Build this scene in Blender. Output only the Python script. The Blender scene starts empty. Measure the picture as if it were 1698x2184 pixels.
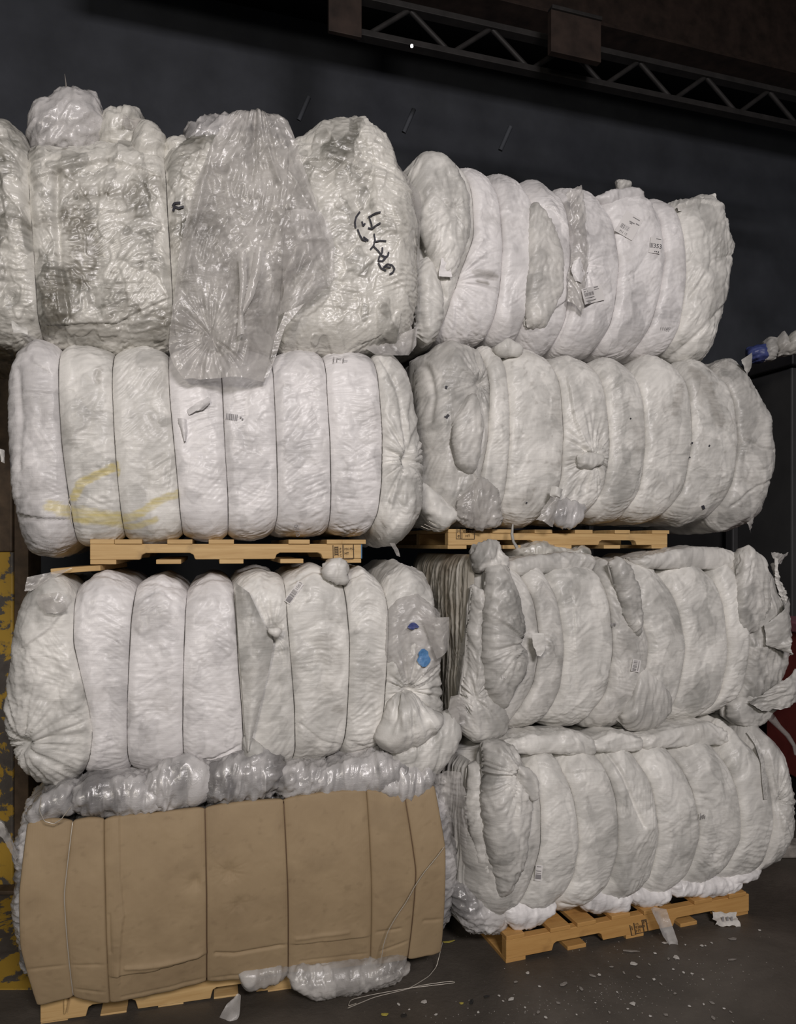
import bpy, math, random
import numpy as np
from mathutils import Vector

# ------------------------------------------------------------------ camera, world, lights, exposure
PW, PH, F, CX, YH, CZ = 1698, 2184, 1600.0, 849.0, 1160.0, 1.70
scene = bpy.context.scene
COL = scene.collection
cam_d = bpy.data.cameras.new('camera')
cam_d.sensor_fit = 'VERTICAL'; cam_d.sensor_height = 36.0; cam_d.lens = F / PH * 36.0
cam_d.shift_y = (YH - PH / 2) / PH
cam_d.clip_start = 0.05; cam_d.clip_end = 100
cam = bpy.data.objects.new('camera', cam_d); COL.objects.link(cam)
cam.location = (0, 0, CZ); cam.rotation_euler = (math.pi / 2, 0, 0)
scene.camera = cam

world = bpy.data.worlds.new('world'); scene.world = world; world.use_nodes = True
world.node_tree.nodes['Background'].inputs[0].default_value = (0.85, 0.92, 1.0, 1)
world.node_tree.nodes['Background'].inputs[1].default_value = 0.035

def area(name, loc, target, size, size_y, power, color):
    d = bpy.data.lights.new(name, 'AREA'); d.shape = 'RECTANGLE'; d.size = size; d.size_y = size_y
    d.energy = power; d.color = color
    o = bpy.data.objects.new(name, d); COL.objects.link(o); o.location = loc
    o.rotation_euler = (Vector(target) - Vector(loc)).to_track_quat('-Z', 'Y').to_euler()
    return o
area('high_bay_key', (1.5, -3.0, 4.2), (0.4, 3.0, 1.8), 1.4, 0.8, 262, (1.0, 0.94, 0.935))
area('low_side_fill', (-0.9, -3.2, 3.0), (-0.4, 2.8, 1.2), 0.9, 0.6, 76, (1.0, 0.92, 0.80))  # low fill added out of view to brighten the fronts of the stacks

vs = scene.view_settings
vs.view_transform = 'Standard'; vs.look = 'None'; vs.gamma = 1.0; vs.use_curve_mapping = False
vs.exposure = 0.0
scene.cycles.max_bounces = 8; scene.cycles.transparent_max_bounces = 24
scene.cycles.use_denoising = True
scene.cycles.caustics_reflective = False; scene.cycles.caustics_refractive = False

# ------------------------------------------------------------------ noise
def _h(ix, iy, seed):
    h = (ix.astype(np.int64) * 374761393 + iy.astype(np.int64) * 668265263 + seed * 974634721) & 0xFFFFFFFF
    h = ((h ^ (h >> 13)) * 1274126177) & 0xFFFFFFFF
    h = h ^ (h >> 16)
    return h.astype(np.float64) * (2 * math.pi / 4294967296.0)

def perlin(x, y, seed=0):
    x0 = np.floor(x); y0 = np.floor(y); fx = x - x0; fy = y - y0
    u = fx * fx * fx * (fx * (fx * 6 - 15) + 10); v = fy * fy * fy * (fy * (fy * 6 - 15) + 10)
    def g(dx, dy):
        a = _h(x0 + dx, y0 + dy, seed)
        return np.cos(a) * (fx - dx) + np.sin(a) * (fy - dy)
    return 1.5 * ((g(0, 0) * (1 - u) + g(1, 0) * u) * (1 - v) + (g(0, 1) * (1 - u) + g(1, 1) * u) * v)

def fbm(x, y, seed=0, octv=3):
    r = 0; a = 1.0; t = 0
    for i in range(octv):
        r = r + a * perlin(x * 2 ** i, y * 2 ** i, seed + 17 * i); t += a; a *= 0.5
    return r / t

def sstep(x, a=0.0, b=1.0):
    t = np.clip((x - a) / (b - a), 0, 1); return t * t * (3 - 2 * t)

def smooth_interp(q, xs, ys, k=0.06):
    """piecewise linear through the points, rounded at the joints"""
    xs = np.asarray(xs, float); ys = np.asarray(ys, float)
    if len(xs) == 2: return np.interp(q, xs, ys)
    g = np.linspace(xs[0], xs[-1], 241); v = np.interp(g, xs, ys)
    n = max(1, int(k * 240)); ker = np.hanning(2 * n + 3)[1:-1]; ker /= ker.sum(); m = len(ker) // 2
    left = 2 * v[0] - v[1:m + 1][::-1]; right = 2 * v[-1] - v[-m - 1:-1][::-1]
    v = np.convolve(np.concatenate([left, v, right]), ker, 'valid')
    return np.interp(q, g, v)

# ------------------------------------------------------------------ materials
def nt(name):
    m = bpy.data.materials.new(name); m.use_nodes = True
    t = m.node_tree; b = t.nodes['Principled BSDF']; return m, t, b

def node(t, typ, **kw):
    n = t.nodes.new(typ)
    for k, v in kw.items():
        if k.startswith('i_'): n.inputs[k[2:].replace('_', ' ')].default_value = v
        else: setattr(n, k, v)
    return n

def ramp(t, src, stops):
    r = t.nodes.new('ShaderNodeValToRGB'); e = r.color_ramp.elements
    e[0].position, e[0].color = stops[0][0], (*stops[0][1], 1)
    e[1].position, e[1].color = stops[-1][0], (*stops[-1][1], 1)
    for p, c in stops[1:-1]:
        q = e.new(p); q.color = (*c, 1)
    t.links.new(src, r.inputs[0]); return r

def noise_node(t, vec, scale, detail=4, rough=0.55, dist=0.0):
    n = node(t, 'ShaderNodeTexNoise'); n.inputs['Scale'].default_value = scale
    n.inputs['Detail'].default_value = detail; n.inputs['Roughness'].default_value = rough
    n.inputs['Distortion'].default_value = dist
    if vec is not None: t.links.new(vec, n.inputs['Vector'])
    return n

def mapped(t, scale, rot=(0, 0, 0)):
    c = node(t, 'ShaderNodeTexCoord'); m = node(t, 'ShaderNodeMapping')
    m.inputs['Scale'].default_value = scale; m.inputs['Rotation'].default_value = rot
    t.links.new(c.outputs['Object'], m.inputs['Vector']); return m.outputs[0]

def film_mat(name, lo, hi, dirt_c, rough, streak, facet, transp=0.0, coat=0.0):
    """plastic film: 'tone' whitens (more layers), 'dirt' soils; fine wrinkles as bump"""
    m, t, b = nt(name); L = t.links
    at = node(t, 'ShaderNodeAttribute', attribute_name='tone'); ad = node(t, 'ShaderNodeAttribute', attribute_name='dirt')
    ay = node(t, 'ShaderNodeAttribute', attribute_name='yel')
    mid = tuple((a + c) / 2 for a, c in zip(lo, hi))
    r = ramp(t, at.outputs['Fac'], [(0.0, lo), (0.5, mid), (1.0, hi)])
    mx = node(t, 'ShaderNodeMix', data_type='RGBA'); mx.inputs['B'].default_value = (*dirt_c, 1)
    L.new(ad.outputs['Fac'], mx.inputs['Factor']); L.new(r.outputs[0], mx.inputs['A'])
    my = node(t, 'ShaderNodeMix', data_type='RGBA'); my.inputs['B'].default_value = (0.60, 0.50, 0.17, 1)
    L.new(ay.outputs['Fac'], my.inputs['Factor']); L.new(mx.outputs['Result'], my.inputs['A'])
    L.new(my.outputs['Result'], b.inputs['Base Color'])
    v1 = mapped(t, (7, 7, 95), (0.0, 0.25, 0)); n1 = noise_node(t, v1, 1.0, 4, 0.6, 0.6)
    v2 = mapped(t, (1, 1, 1)); n2 = noise_node(t, v2, 42, 5, 0.6, 1.2)
    v3 = mapped(t, (30, 30, 6), (0.0, -0.5, 0)); n3 = noise_node(t, v3, 1.6, 4, 0.6, 0.8)
    b1 = node(t, 'ShaderNodeBump'); b1.inputs['Strength'].default_value = streak; b1.inputs['Distance'].default_value = 0.004
    b2 = node(t, 'ShaderNodeBump'); b2.inputs['Strength'].default_value = facet; b2.inputs['Distance'].default_value = 0.004
    b3 = node(t, 'ShaderNodeBump'); b3.inputs['Strength'].default_value = streak * 0.6; b3.inputs['Distance'].default_value = 0.004
    L.new(n1.outputs[0], b1.inputs['Height']); L.new(n2.outputs[0], b2.inputs['Height']); L.new(n3.outputs[0], b3.inputs['Height'])
    L.new(b1.outputs[0], b2.inputs['Normal']); L.new(b2.outputs[0], b3.inputs['Normal']); L.new(b3.outputs[0], b.inputs['Normal'])
    rr = node(t, 'ShaderNodeMapRange'); rr.inputs['To Min'].default_value = rough * 0.8; rr.inputs['To Max'].default_value = rough * 1.25
    L.new(n2.outputs[0], rr.inputs['Value']); L.new(rr.outputs[0], b.inputs['Roughness'])
    b.inputs['IOR'].default_value = 1.5
    if coat: b.inputs['Coat Weight'].default_value = coat; b.inputs['Coat Roughness'].default_value = 0.22
    if transp > 0:
        tr = node(t, 'ShaderNodeBsdfTransparent'); mix = node(t, 'ShaderNodeMixShader')
        mr = node(t, 'ShaderNodeMapRange'); mr.inputs['To Min'].default_value = min(1, transp * 1.35); mr.inputs['To Max'].default_value = transp * 0.55
        L.new(at.outputs['Fac'], mr.inputs['Value']); L.new(mr.outputs[0], mix.inputs[0])
        L.new(b.outputs[0], mix.inputs[1]); L.new(tr.outputs[0], mix.inputs[2])
        L.new(mix.outputs[0], t.nodes['Material Output'].inputs['Surface'])
    return m

def plain(name, c, rough=0.6, metal=0.0, var=0.0, scale=20, emit=None):
    m, t, b = nt(name)
    b.inputs['Base Color'].default_value = (*c, 1); b.inputs['Roughness'].default_value = rough; b.inputs['Metallic'].default_value = metal
    if var:
        v = mapped(t, (1, 1, 1)); n = noise_node(t, v, scale, 5)
        r = ramp(t, n.outputs[0], [(0.3, tuple(x * (1 - var) for x in c)), (0.7, tuple(min(1, x * (1 + var)) for x in c))])
        t.links.new(r.outputs[0], b.inputs['Base Color'])
    if emit: b.inputs['Emission Color'].default_value = (*c, 1); b.inputs['Emission Strength'].default_value = emit
    return m

M = {}
DIRT = (0.27, 0.25, 0.22)
M['white'] = film_mat('white_film', (0.36, 0.355, 0.335), (0.80, 0.785, 0.75), DIRT, 0.48, 0.40, 0.25, 0.0, 0.12)
M['cool'] = film_mat('cool_white_film', (0.39, 0.38, 0.38), (0.82, 0.80, 0.80), DIRT, 0.48, 0.40, 0.25, 0.0, 0.12)
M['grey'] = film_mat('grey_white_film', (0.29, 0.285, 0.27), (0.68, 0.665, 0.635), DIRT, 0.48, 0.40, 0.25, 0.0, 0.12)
M['clear'] = film_mat('clear_film_wad', (0.17, 0.165, 0.145), (0.66, 0.645, 0.60), (0.13, 0.115, 0.085), 0.34, 0.4, 0.5, 0.0, 0.35)
M['shiny'] = film_mat('shiny_clear_film', (0.20, 0.195, 0.195), (0.58, 0.565, 0.56), (0.2, 0.17, 0.14), 0.2, 0.4, 0.6, 0.0, 0.5)
M['sheet'] = film_mat('loose_clear_sheet', (0.42, 0.40, 0.385), (0.62, 0.60, 0.575), (0.35, 0.31, 0.26), 0.2, 0.3, 0.35, 0.46, 0.3)
M['thin'] = film_mat('thin_clear_film', (0.5, 0.48, 0.47), (0.66, 0.64, 0.62), (0.35, 0.31, 0.26), 0.2, 0.3, 0.45, 0.55, 0.2)
M['strata'] = film_mat('soiled_film_edges', (0.20, 0.175, 0.13), (0.58, 0.56, 0.51), (0.13, 0.10, 0.065), 0.4, 0.2, 0.3)
M['yellow'] = film_mat('yellow_film', (0.55, 0.47, 0.16), (0.70, 0.62, 0.27), (0.4, 0.3, 0.1), 0.35, 0.4, 0.2, 0.35)
M['blue'] = film_mat('blue_film', (0.06, 0.16, 0.36), (0.13, 0.30, 0.55), (0.05, 0.08, 0.2), 0.4, 0.3, 0.3)
M['navy'] = film_mat('navy_film', (0.03, 0.045, 0.15), (0.07, 0.09, 0.26), (0.05, 0.05, 0.1), 0.4, 0.3, 0.3)
M['ink'] = plain('black_ink', (0.035, 0.035, 0.045), 0.7)
M['greyink'] = plain('faded_ink', (0.26, 0.25, 0.255), 0.7)
M['stamp'] = plain('stamp_ink', (0.07, 0.045, 0.025), 0.8)
M['paper'] = plain('white_label_paper', (0.72, 0.70, 0.69), 0.6)
M['wire'] = plain('dark_steel_wire', (0.055, 0.05, 0.045), 0.45, 0.6)
M['brightwire'] = plain('bright_steel_wire', (0.50, 0.46, 0.40), 0.35, 0.35)
M['rustwire'] = plain('rusty_wire', (0.16, 0.10, 0.06), 0.55, 0.5)
M['bluepaint'] = plain('blue_paint', (0.05, 0.14, 0.26), 0.6)

def wood_mat(name, c1, c2, stain):
    m, t, b = nt(name); L = t.links
    v = mapped(t, (2.2, 30, 30)); n = noise_node(t, v, 1.6, 6, 0.6, 0.9)
    r = ramp(t, n.outputs[0], [(0.25, c1), (0.5, tuple((a + k) / 2 for a, k in zip(c1, c2))), (0.75, c2)])
    v2 = mapped(t, (1, 1, 1)); n2 = noise_node(t, v2, 9, 5, 0.6)
    r2 = ramp(t, n2.outputs[0], [(0.60, (0, 0, 0)), (0.78, (1, 1, 1))])
    mx = node(t, 'ShaderNodeMix', data_type='RGBA'); mx.inputs['B'].default_value = (*stain, 1)
    sc = node(t, 'ShaderNodeMath', operation='MULTIPLY'); sc.inputs[1].default_value = 0.55
    L.new(r2.outputs[0], sc.inputs[0]); L.new(sc.outputs[0], mx.inputs['Factor']); L.new(r.outputs[0], mx.inputs['A'])
    L.new(mx.outputs['Result'], b.inputs['Base Color']); b.inputs['Roughness'].default_value = 0.65
    bp = node(t, 'ShaderNodeBump'); bp.inputs['Strength'].default_value = 0.25; bp.inputs['Distance'].default_value = 0.002
    L.new(n.outputs[0], bp.inputs['Height']); L.new(bp.outputs[0], b.inputs['Normal'])
    return m
M['wood'] = wood_mat('pallet_pine', (0.44, 0.27, 0.105), (0.62, 0.43, 0.20), (0.20, 0.13, 0.065))
M['woodo'] = wood_mat('orange_pallet_pine', (0.42, 0.22, 0.065), (0.55, 0.32, 0.11), (0.24, 0.12, 0.04))

def card_mat():
    m, t, b = nt('brown_cardboard'); L = t.links
    v = mapped(t, (1, 1, 1)); n = noise_node(t, v, 5, 5, 0.6)
    r = ramp(t, n.outputs[0], [(0.3, (0.285, 0.205, 0.118)), (0.7, (0.345, 0.255, 0.15))])
    at = node(t, 'ShaderNodeAttribute', attribute_name='dirt')
    mx = node(t, 'ShaderNodeMix', data_type='RGBA'); mx.inputs['B'].default_value = (0.16, 0.11, 0.06, 1)
    L.new(at.outputs['Fac'], mx.inputs['Factor']); L.new(r.outputs[0], mx.inputs['A'])
    L.new(mx.outputs['Result'], b.inputs['Base Color']); b.inputs['Roughness'].default_value = 0.75
    w = node(t, 'ShaderNodeTexWave'); w.inputs['Scale'].default_value = 38; w.inputs['Distortion'].default_value = 0.4
    L.new(v, w.inputs['Vector'])
    bp = node(t, 'ShaderNodeBump'); bp.inputs['Strength'].default_value = 0.05; bp.inputs['Distance'].default_value = 0.003
    L.new(w.outputs['Fac'], bp.inputs['Height']); L.new(bp.outputs[0], b.inputs['Normal'])
    return m
M['card'] = card_mat()

def floor_mat():
    m, t, b = nt('dirty_concrete_floor'); L = t.links
    v = mapped(t, (1, 1, 1)); n = noise_node(t, v, 1.6, 8, 0.62, 0.4); n2 = noise_node(t, v, 38, 5, 0.65)
    r = ramp(t, n.outputs[0], [(0.3, (0.038, 0.032, 0.026)), (0.52, (0.075, 0.064, 0.053)), (0.75, (0.135, 0.117, 0.098))])
    r2 = ramp(t, n2.outputs[0], [(0.66, (0, 0, 0)), (0.74, (1, 1, 1))])
    mx = node(t, 'ShaderNodeMix', data_type='RGBA'); mx.inputs['B'].default_value = (0.13, 0.12, 0.10, 1)
    L.new(r2.outputs[0], mx.inputs['Factor']); L.new(r.outputs[0], mx.inputs['A'])
    L.new(mx.outputs['Result'], b.inputs['Base Color']); b.inputs['Roughness'].default_value = 0.55
    bp = node(t, 'ShaderNodeBump'); bp.inputs['Strength'].default_value = 0.5; bp.inputs['Distance'].default_value = 0.006
    L.new(n2.outputs[0], bp.inputs['Height']); L.new(bp.outputs[0], b.inputs['Normal'])
    return m
M['floor'] = floor_mat()

def peel_mat():
    m, t, b = nt('peeling_yellow_paint'); L = t.links
    v = mapped(t, (1, 1, 1)); n = noise_node(t, v, 7.5, 7, 0.62, 0.3); n2 = noise_node(t, v, 30, 4)
    r = ramp(t, n.outputs[0], [(0.47, (0.38, 0.235, 0.03)), (0.50, (0.30, 0.19, 0.03)), (0.515, (0.085, 0.075, 0.065)), (0.7, (0.055, 0.045, 0.04))])
    L.new(r.outputs[0], b.inputs['Base Color']); b.inputs['Roughness'].default_value = 0.6
    bp = node(t, 'ShaderNodeBump'); bp.inputs['Strength'].default_value = 0.4; bp.inputs['Distance'].default_value = 0.004
    L.new(n.outputs[0], bp.inputs['Height']); L.new(bp.outputs[0], b.inputs['Normal'])
    return m
M['peel'] = peel_mat()
M['wall'] = plain('dark_blue_grey_wall', (0.125, 0.135, 0.158), 0.7, 0, 0.25, 1.4)
M['rust'] = plain('rusty_brown_steel', (0.042, 0.027, 0.021), 0.65, 0, 0.5, 6)
M['darksteel'] = plain('dark_painted_steel', (0.018, 0.017, 0.018), 0.5, 0, 0.3, 5)
M['joist'] = plain('dusty_steel_joist', (0.034, 0.031, 0.030), 0.6, 0, 0.3, 9)
M['skip'] = plain('charcoal_container_paint', (0.04, 0.04, 0.041), 0.55, 0, 0.2, 3)
M['red'] = plain('red_container_paint', (0.21, 0.04, 0.035), 0.5, 0, 0.25, 5)
M['pink'] = plain('faded_red_rim', (0.30, 0.12, 0.15), 0.5, 0, 0.2, 8)
M['brownpost'] = plain('brown_dirty_post', (0.075, 0.05, 0.03), 0.7, 0, 0.5, 12)
M['scrap'] = plain('white_scrap', (0.52, 0.50, 0.47), 0.6, 0, 0.2, 30)
M['greyscrap'] = plain('grey_scrap', (0.24, 0.22, 0.2), 0.7, 0, 0.3, 30)
M['leaf'] = plain('yellow_scrap', (0.42, 0.36, 0.07), 0.6, 0, 0.2, 30)
M['blackscrap'] = plain('black_scrap', (0.02, 0.02, 0.02), 0.5)
M['lamp'] = plain('lamp_glow', (1, 0.98, 0.95), 0.5, emit=9)

# ------------------------------------------------------------------ object helpers
def mesh_obj(name, verts, faces, mat, parent=None, smooth=True, attrs=None):
    me = bpy.data.meshes.new(name)
    verts = np.asarray(verts, np.float32)
    if isinstance(faces, np.ndarray):
        n = len(faces); k = faces.shape[1]
        me.vertices.add(len(verts)); me.vertices.foreach_set('co', verts.ravel())
        me.loops.add(n * k); me.loops.foreach_set('vertex_index', faces.ravel().astype(np.int32))
        me.polygons.add(n); me.polygons.foreach_set('loop_start', np.arange(0, n * k, k, dtype=np.int32))
        me.polygons.foreach_set('loop_total', np.full(n, k, np.int32))
        me.update(calc_edges=True); me.validate()
    else:
        me.from_pydata([tuple(map(float, v)) for v in verts], [], faces); me.update()
    me.polygons.foreach_set('use_smooth', np.full(len(me.polygons), smooth))
    if attrs:
        for k, v in attrs.items():
            a = me.attributes.new(k, 'FLOAT', 'POINT'); a.data.foreach_set('value', np.asarray(v, np.float32).ravel())
    if mat: me.materials.append(mat)
    o = bpy.data.objects.new(name, me); COL.objects.link(o)
    if parent: o.parent = parent
    return o

def tag(o, label=None, cat=None, group=None, kind=None):
    if label: o['label'] = label
    if cat: o['category'] = cat
    if group: o['group'] = group
    if kind: o['kind'] = kind
    return o

def grid_faces(nr, nc, wrap=False):
    r = np.arange(nr if wrap else nr - 1); c = np.arange(nc - 1)
    R, C = np.meshgrid(r, c, indexing='ij'); R2 = (R + 1) % nr
    return np.stack([R * nc + C, R * nc + C + 1, R2 * nc + C + 1, R2 * nc + C], -1).reshape(-1, 4)

def box_vf(x0, x1, y0, y1, z0, z1, base=0):
    v = [(x0, y0, z0), (x1, y0, z0), (x1, y1, z0), (x0, y1, z0), (x0, y0, z1), (x1, y0, z1), (x1, y1, z1), (x0, y1, z1)]
    f = [(0, 3, 2, 1), (4, 5, 6, 7), (0, 1, 5, 4), (1, 2, 6, 5), (2, 3, 7, 6), (3, 0, 4, 7)]
    return v, [tuple(i + base for i in q) for q in f]

def bevel(o, w=0.004, seg=2):
    m = o.modifiers.new('bevel', 'BEVEL'); m.width = w; m.segments = seg; m.limit_method = 'ANGLE'
    return o

def box(name, x0, x1, y0, y1, z0, z1, mat, parent=None, bev=0.004):
    v, f = box_vf(x0, x1, y0, y1, z0, z1); o = mesh_obj(name, v, f, mat, parent, False)
    return bevel(o, bev) if bev else o

def tube_vf(pts, r, n=6):
    pts = np.asarray(pts, float); d = np.gradient(pts, axis=0); d /= np.linalg.norm(d, axis=1)[:, None] + 1e-9
    up = np.array([0.3, -1, 0.2]); a = np.cross(d, up); a /= np.linalg.norm(a, axis=1)[:, None] + 1e-9; b = np.cross(d, a)
    r = np.broadcast_to(np.asarray(r, float), (len(pts),))
    th = np.linspace(0, 2 * math.pi, n, endpoint=False)
    v = pts[:, None, :] + r[:, None, None] * (np.cos(th)[None, :, None] * a[:, None, :] + np.sin(th)[None, :, None] * b[:, None, :])
    i = np.arange(len(pts) - 1); k = np.arange(n); I, K = np.meshgrid(i, k, indexing='ij'); K2 = (K + 1) % n
    f = np.stack([I * n + K, I * n + K2, (I + 1) * n + K2, (I + 1) * n + K], -1).reshape(-1, 4)
    return v.reshape(-1, 3), f

def tube(name, pts, r, mat, parent=None, n=6, smooth_n=0):
    if smooth_n:
        pts = np.asarray(pts, float); s = np.linspace(0, 1, len(pts)); q = np.linspace(0, 1, smooth_n)
        if hasattr(r, '__len__'): r = np.interp(q, np.linspace(0, 1, len(r)), r)
        pts = np.stack([smooth_interp(q, s, pts[:, k], 0.05) for k in range(3)], -1)
    v, f = tube_vf(pts, r, n); return mesh_obj(name, v, f, mat, parent)

def text_vf(body, height):
    c = bpy.data.curves.new('t', 'FONT'); c.body = body; c.size = 1.0; o = bpy.data.objects.new('t', c); COL.objects.link(o)
    bpy.context.view_layer.update()
    me = o.to_mesh(); v = np.array([tuple(x.co) for x in me.vertices]); f = [tuple(p.vertices) for p in me.polygons]
    o.to_mesh_clear(); bpy.data.objects.remove(o); bpy.data.curves.remove(c)
    v[:, :2] *= height / 0.7
    return v[:, 0], v[:, 1], f

# ------------------------------------------------------------------ frames that stand in the room
class Frame:
    """A vertical front face turned by ang about z at perpendicular distance D from the camera foot; local x along, y back, z up"""
    def __init__(s, D, ang, px, py, w=0.0):
        s.a = math.radians(ang); s.u = np.array([math.cos(s.a), math.sin(s.a)]); s.w = np.array([-math.sin(s.a), math.cos(s.a)])
        s.D = D; s.uc = 0; s.zb = 0
        p = s.at(px, py); s.uc = p[0]; s.zb = p[2]
        s.front = []          # sampled front surfaces: px, py, depth
    def at(s, px, py, w=0.0):
        px = np.asarray(px, float); py = np.asarray(py, float)
        dx = (px - CX) / F; dz = -(py - YH) / F
        t = (s.D + w) / (dx * s.w[0] + s.w[1])
        u = t * (dx * s.u[0] + s.u[1]) - s.uc
        return np.stack(np.broadcast_arrays(u, np.full_like(t, 0) + w, CZ + t * dz - s.zb), -1)
    def ray(s, px, py, t):
        """local point on the sight line at depth t"""
        X = t * (px - CX) / F; Y = t; Z = CZ - t * (py - YH) / F
        return np.stack([X * s.u[0] + Y * s.u[1] - s.uc, X * s.w[0] + Y * s.w[1] - s.D, Z - s.zb], -1)
    def world(s, p):
        p = np.asarray(p, float); u = p[..., 0] + s.uc; w = p[..., 1] + s.D
        return np.stack([u * s.u[0] + w * s.w[0], u * s.u[1] + w * s.w[1], p[..., 2] + s.zb], -1)
    def proj(s, p):
        q = s.world(p); return CX + F * q[..., 0] / q[..., 1], YH - F * (q[..., 2] - CZ) / q[..., 1], q[..., 1]
    def empty(s, name):
        o = bpy.data.objects.new(name, None); COL.objects.link(o); o.empty_display_size = 0.1
        o.location = tuple(s.world(np.array([0, 0, 0.0]))); o.rotation_euler = (0, 0, s.a)
        s.o = o; return o
    def depth(s, px, py, rad=7):
        best = None
        for X, Y, T in s.front:
            k = (np.abs(X - px) < rad) & (np.abs(Y - py) < rad)
            if k.any():
                t = T[k]; t0 = t.min(); q = t[t < t0 + 0.025]
                v = 0.5 * q.mean() + 0.5 * t0
                best = v if best is None else min(best, v)
        if best is None: return s.ray_plane(px, py)
        return best
    def ray_plane(s, px, py):
        return s.D / ((px - CX) / F * s.w[0] + s.w[1])

DEF = dict(lump=0.007, crum=0.0016, streak=0.0015, sang=6, sfreq=70, layer=0.0018, dirt=0.30, tone=0.58, tvar=1.0, cf=1.0)

def fold_layer(A, B, ang, f_al, f_ac, warp, seed):
    """sharp outward creases running along direction ang"""
    th = math.radians(ang); ca, sa = math.cos(th), math.sin(th)
    x = A * ca + B * sa; y = -A * sa + B * ca
    y = y + warp * perlin(x * f_al * 0.8, y * f_ac * 0.12, seed) + 0.25 * warp * perlin(x * f_al * 2.6, y * f_ac * 0.2, seed + 1)
    p = perlin(x * f_al, y * f_ac, seed + 2); q = perlin(x * f_al * 1.9 + 4, y * f_ac * 2.1, seed + 3)
    return (1 - np.abs(p) * 2.6) + 0.5 * (1 - np.abs(q) * 2.4)

def relief(A, B, st, seed):
    """wrinkle height in metres and tone / dirt, over surface coordinates A (along) and B (up) in metres"""
    wa = A + 0.02 * fbm(A * 9, B * 9, seed + 1, 2); wb = B + 0.02 * fbm(A * 9, B * 9, seed + 2, 2)
    h = st['lump'] * fbm(wa * 6.5, wb * 4.5, seed + 3, 3) * 1.6
    tone = np.full_like(A, st['tone']); tv = st['tvar']
    # crumple: creased facets in three directions, each in its own patches
    cr = 0
    for k, (ang, wt) in enumerate(((st['sang'] + 18, 1.0), (st['sang'] + 78, 0.8), (st['sang'] - 42, 0.9))):
        mk = sstep(fbm(A * 5.5 + 3 * k, B * 5.0, seed + 130 + k, 2), -0.2, 0.22)
        c_ = st['cf']; r = fold_layer(A, B, ang, 9 * c_, 24 * c_, 0.03 / c_, seed + 140 + 7 * k) + 0.45 * fold_layer(A, B, ang + 31, 22 * c_, 52 * c_, 0.012 / c_, seed + 170 + 7 * k)
        cr = cr + wt * mk * r
    cr = np.clip(cr, -2.2, 2.6)
    h = h + st['crum'] * cr * 0.75
    sk = 0
    for k, da in enumerate((0.0, 30.0, -24.0)):
        mk = sstep(fbm(A * 4.5 + 9 * k, B * 5.5, seed + 30 + k, 2), -0.12 + 0.14 * (k > 0), 0.28)
        sk = sk + mk * fold_layer(A, B, st['sang'] + da, 4.5, st['sfreq'], 0.022, seed + 40 + 5 * k) * (1.0 if k == 0 else 0.8)
    h = h + st['streak'] * sk
    tone = tone + tv * (0.085 * np.clip(sk, -1.5, 1.8) + 0.05 * cr)
    # overlapping sheets: steps in height and in whiteness
    tone = tone + 0.42 * tv * fbm(A * 8, B * 6, seed + 60, 4)
    for k in range(4):
        q = fbm(wa * (3.0 + k), wb * (2.4 + 0.7 * k), seed + 70 + k, 3) + 0.03 * perlin(wa * 40, wb * 40, seed + 80 + k)
        e = sstep(q, 0.05 + 0.04 * k, 0.065 + 0.05 * k)
        h = h + st['layer'] * e; tone = tone + 0.20 * tv * (e - 0.4) * (1 if k % 2 == 0 else -1)
    x = A * 0.95 + B * 0.3; y = -A * 0.3 + B * 0.95
    tone = tone + 0.16 * tv * perlin(x * 10, y * 60, seed + 91)
    d = fbm(wa * 5, wb * 7, seed + 95, 5); d2 = fbm(wa * 24, wb * 32, seed + 96, 3)
    dirt = st['dirt'] * (1.1 * sstep(d, 0.02, 0.5) + 1.0 * sstep(d2, 0.26, 0.58))
    return h, np.clip(tone, 0, 1), np.clip(dirt, 0, 0.85)

def poly_dist(U, Z, P):
    best = np.full(U.shape, 1e9); sd = np.zeros(U.shape)
    for (x0, z0), (x1, z1) in zip(P[:-1], P[1:]):
        dx, dz = x1 - x0, z1 - z0; L2 = dx * dx + dz * dz + 1e-12
        t = np.clip(((U - x0) * dx + (Z - z0) * dz) / L2, 0, 1)
        ex, ez = U - x0 - t * dx, Z - z0 - t * dz; d = np.hypot(ex, ez)
        k = d < best; best = np.where(k, d, best); sd = np.where(k, np.sign(dx * ez - dz * ex) * d, sd)
    return best, sd

def apply_marks(h, U, Z, mask, fr, pinches, folds, w0):
    for px, py, amp, rad, *dent in pinches:
        p = fr.at(px, py, w0); du, dz = U - p[0], Z - p[2]; r = np.hypot(du, dz); an = np.arctan2(dz, du)
        nn = perlin(np.cos(an) * 3.2 + 7, np.sin(an) * 3.2 + r * 4, int(px + py)) + 0.6 * perlin(np.cos(an) * 7.5, np.sin(an) * 7.5 + r * 5, int(px - py) + 5)
        ridge = (1 - np.abs(nn) * 2.2)
        env = sstep(r, 0.0, 0.035) * np.exp(-(r / rad) ** 1.6)
        h = h + mask * (amp * ridge * env - (dent[0] if dent else 0.02) * np.exp(-(r / 0.028) ** 2))
    for pts, dep, wid, kind in folds:
        q = fr.at([a for a, _ in pts], [b for _, b in pts], w0); P = [(a[0], a[2]) for a in q]
        d, sd = poly_dist(U, Z, P)
        if kind == 'v': h = h - mask * dep * np.exp(-(d / wid) ** 2)
        elif kind == 'r': h = h + mask * dep * np.exp(-(d / wid) ** 2)
        else: h = h + mask * dep * sstep(sd, -wid * 0.15, wid * 0.15) * np.exp(-(d / (wid * 6)) ** 2)
    return h

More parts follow.
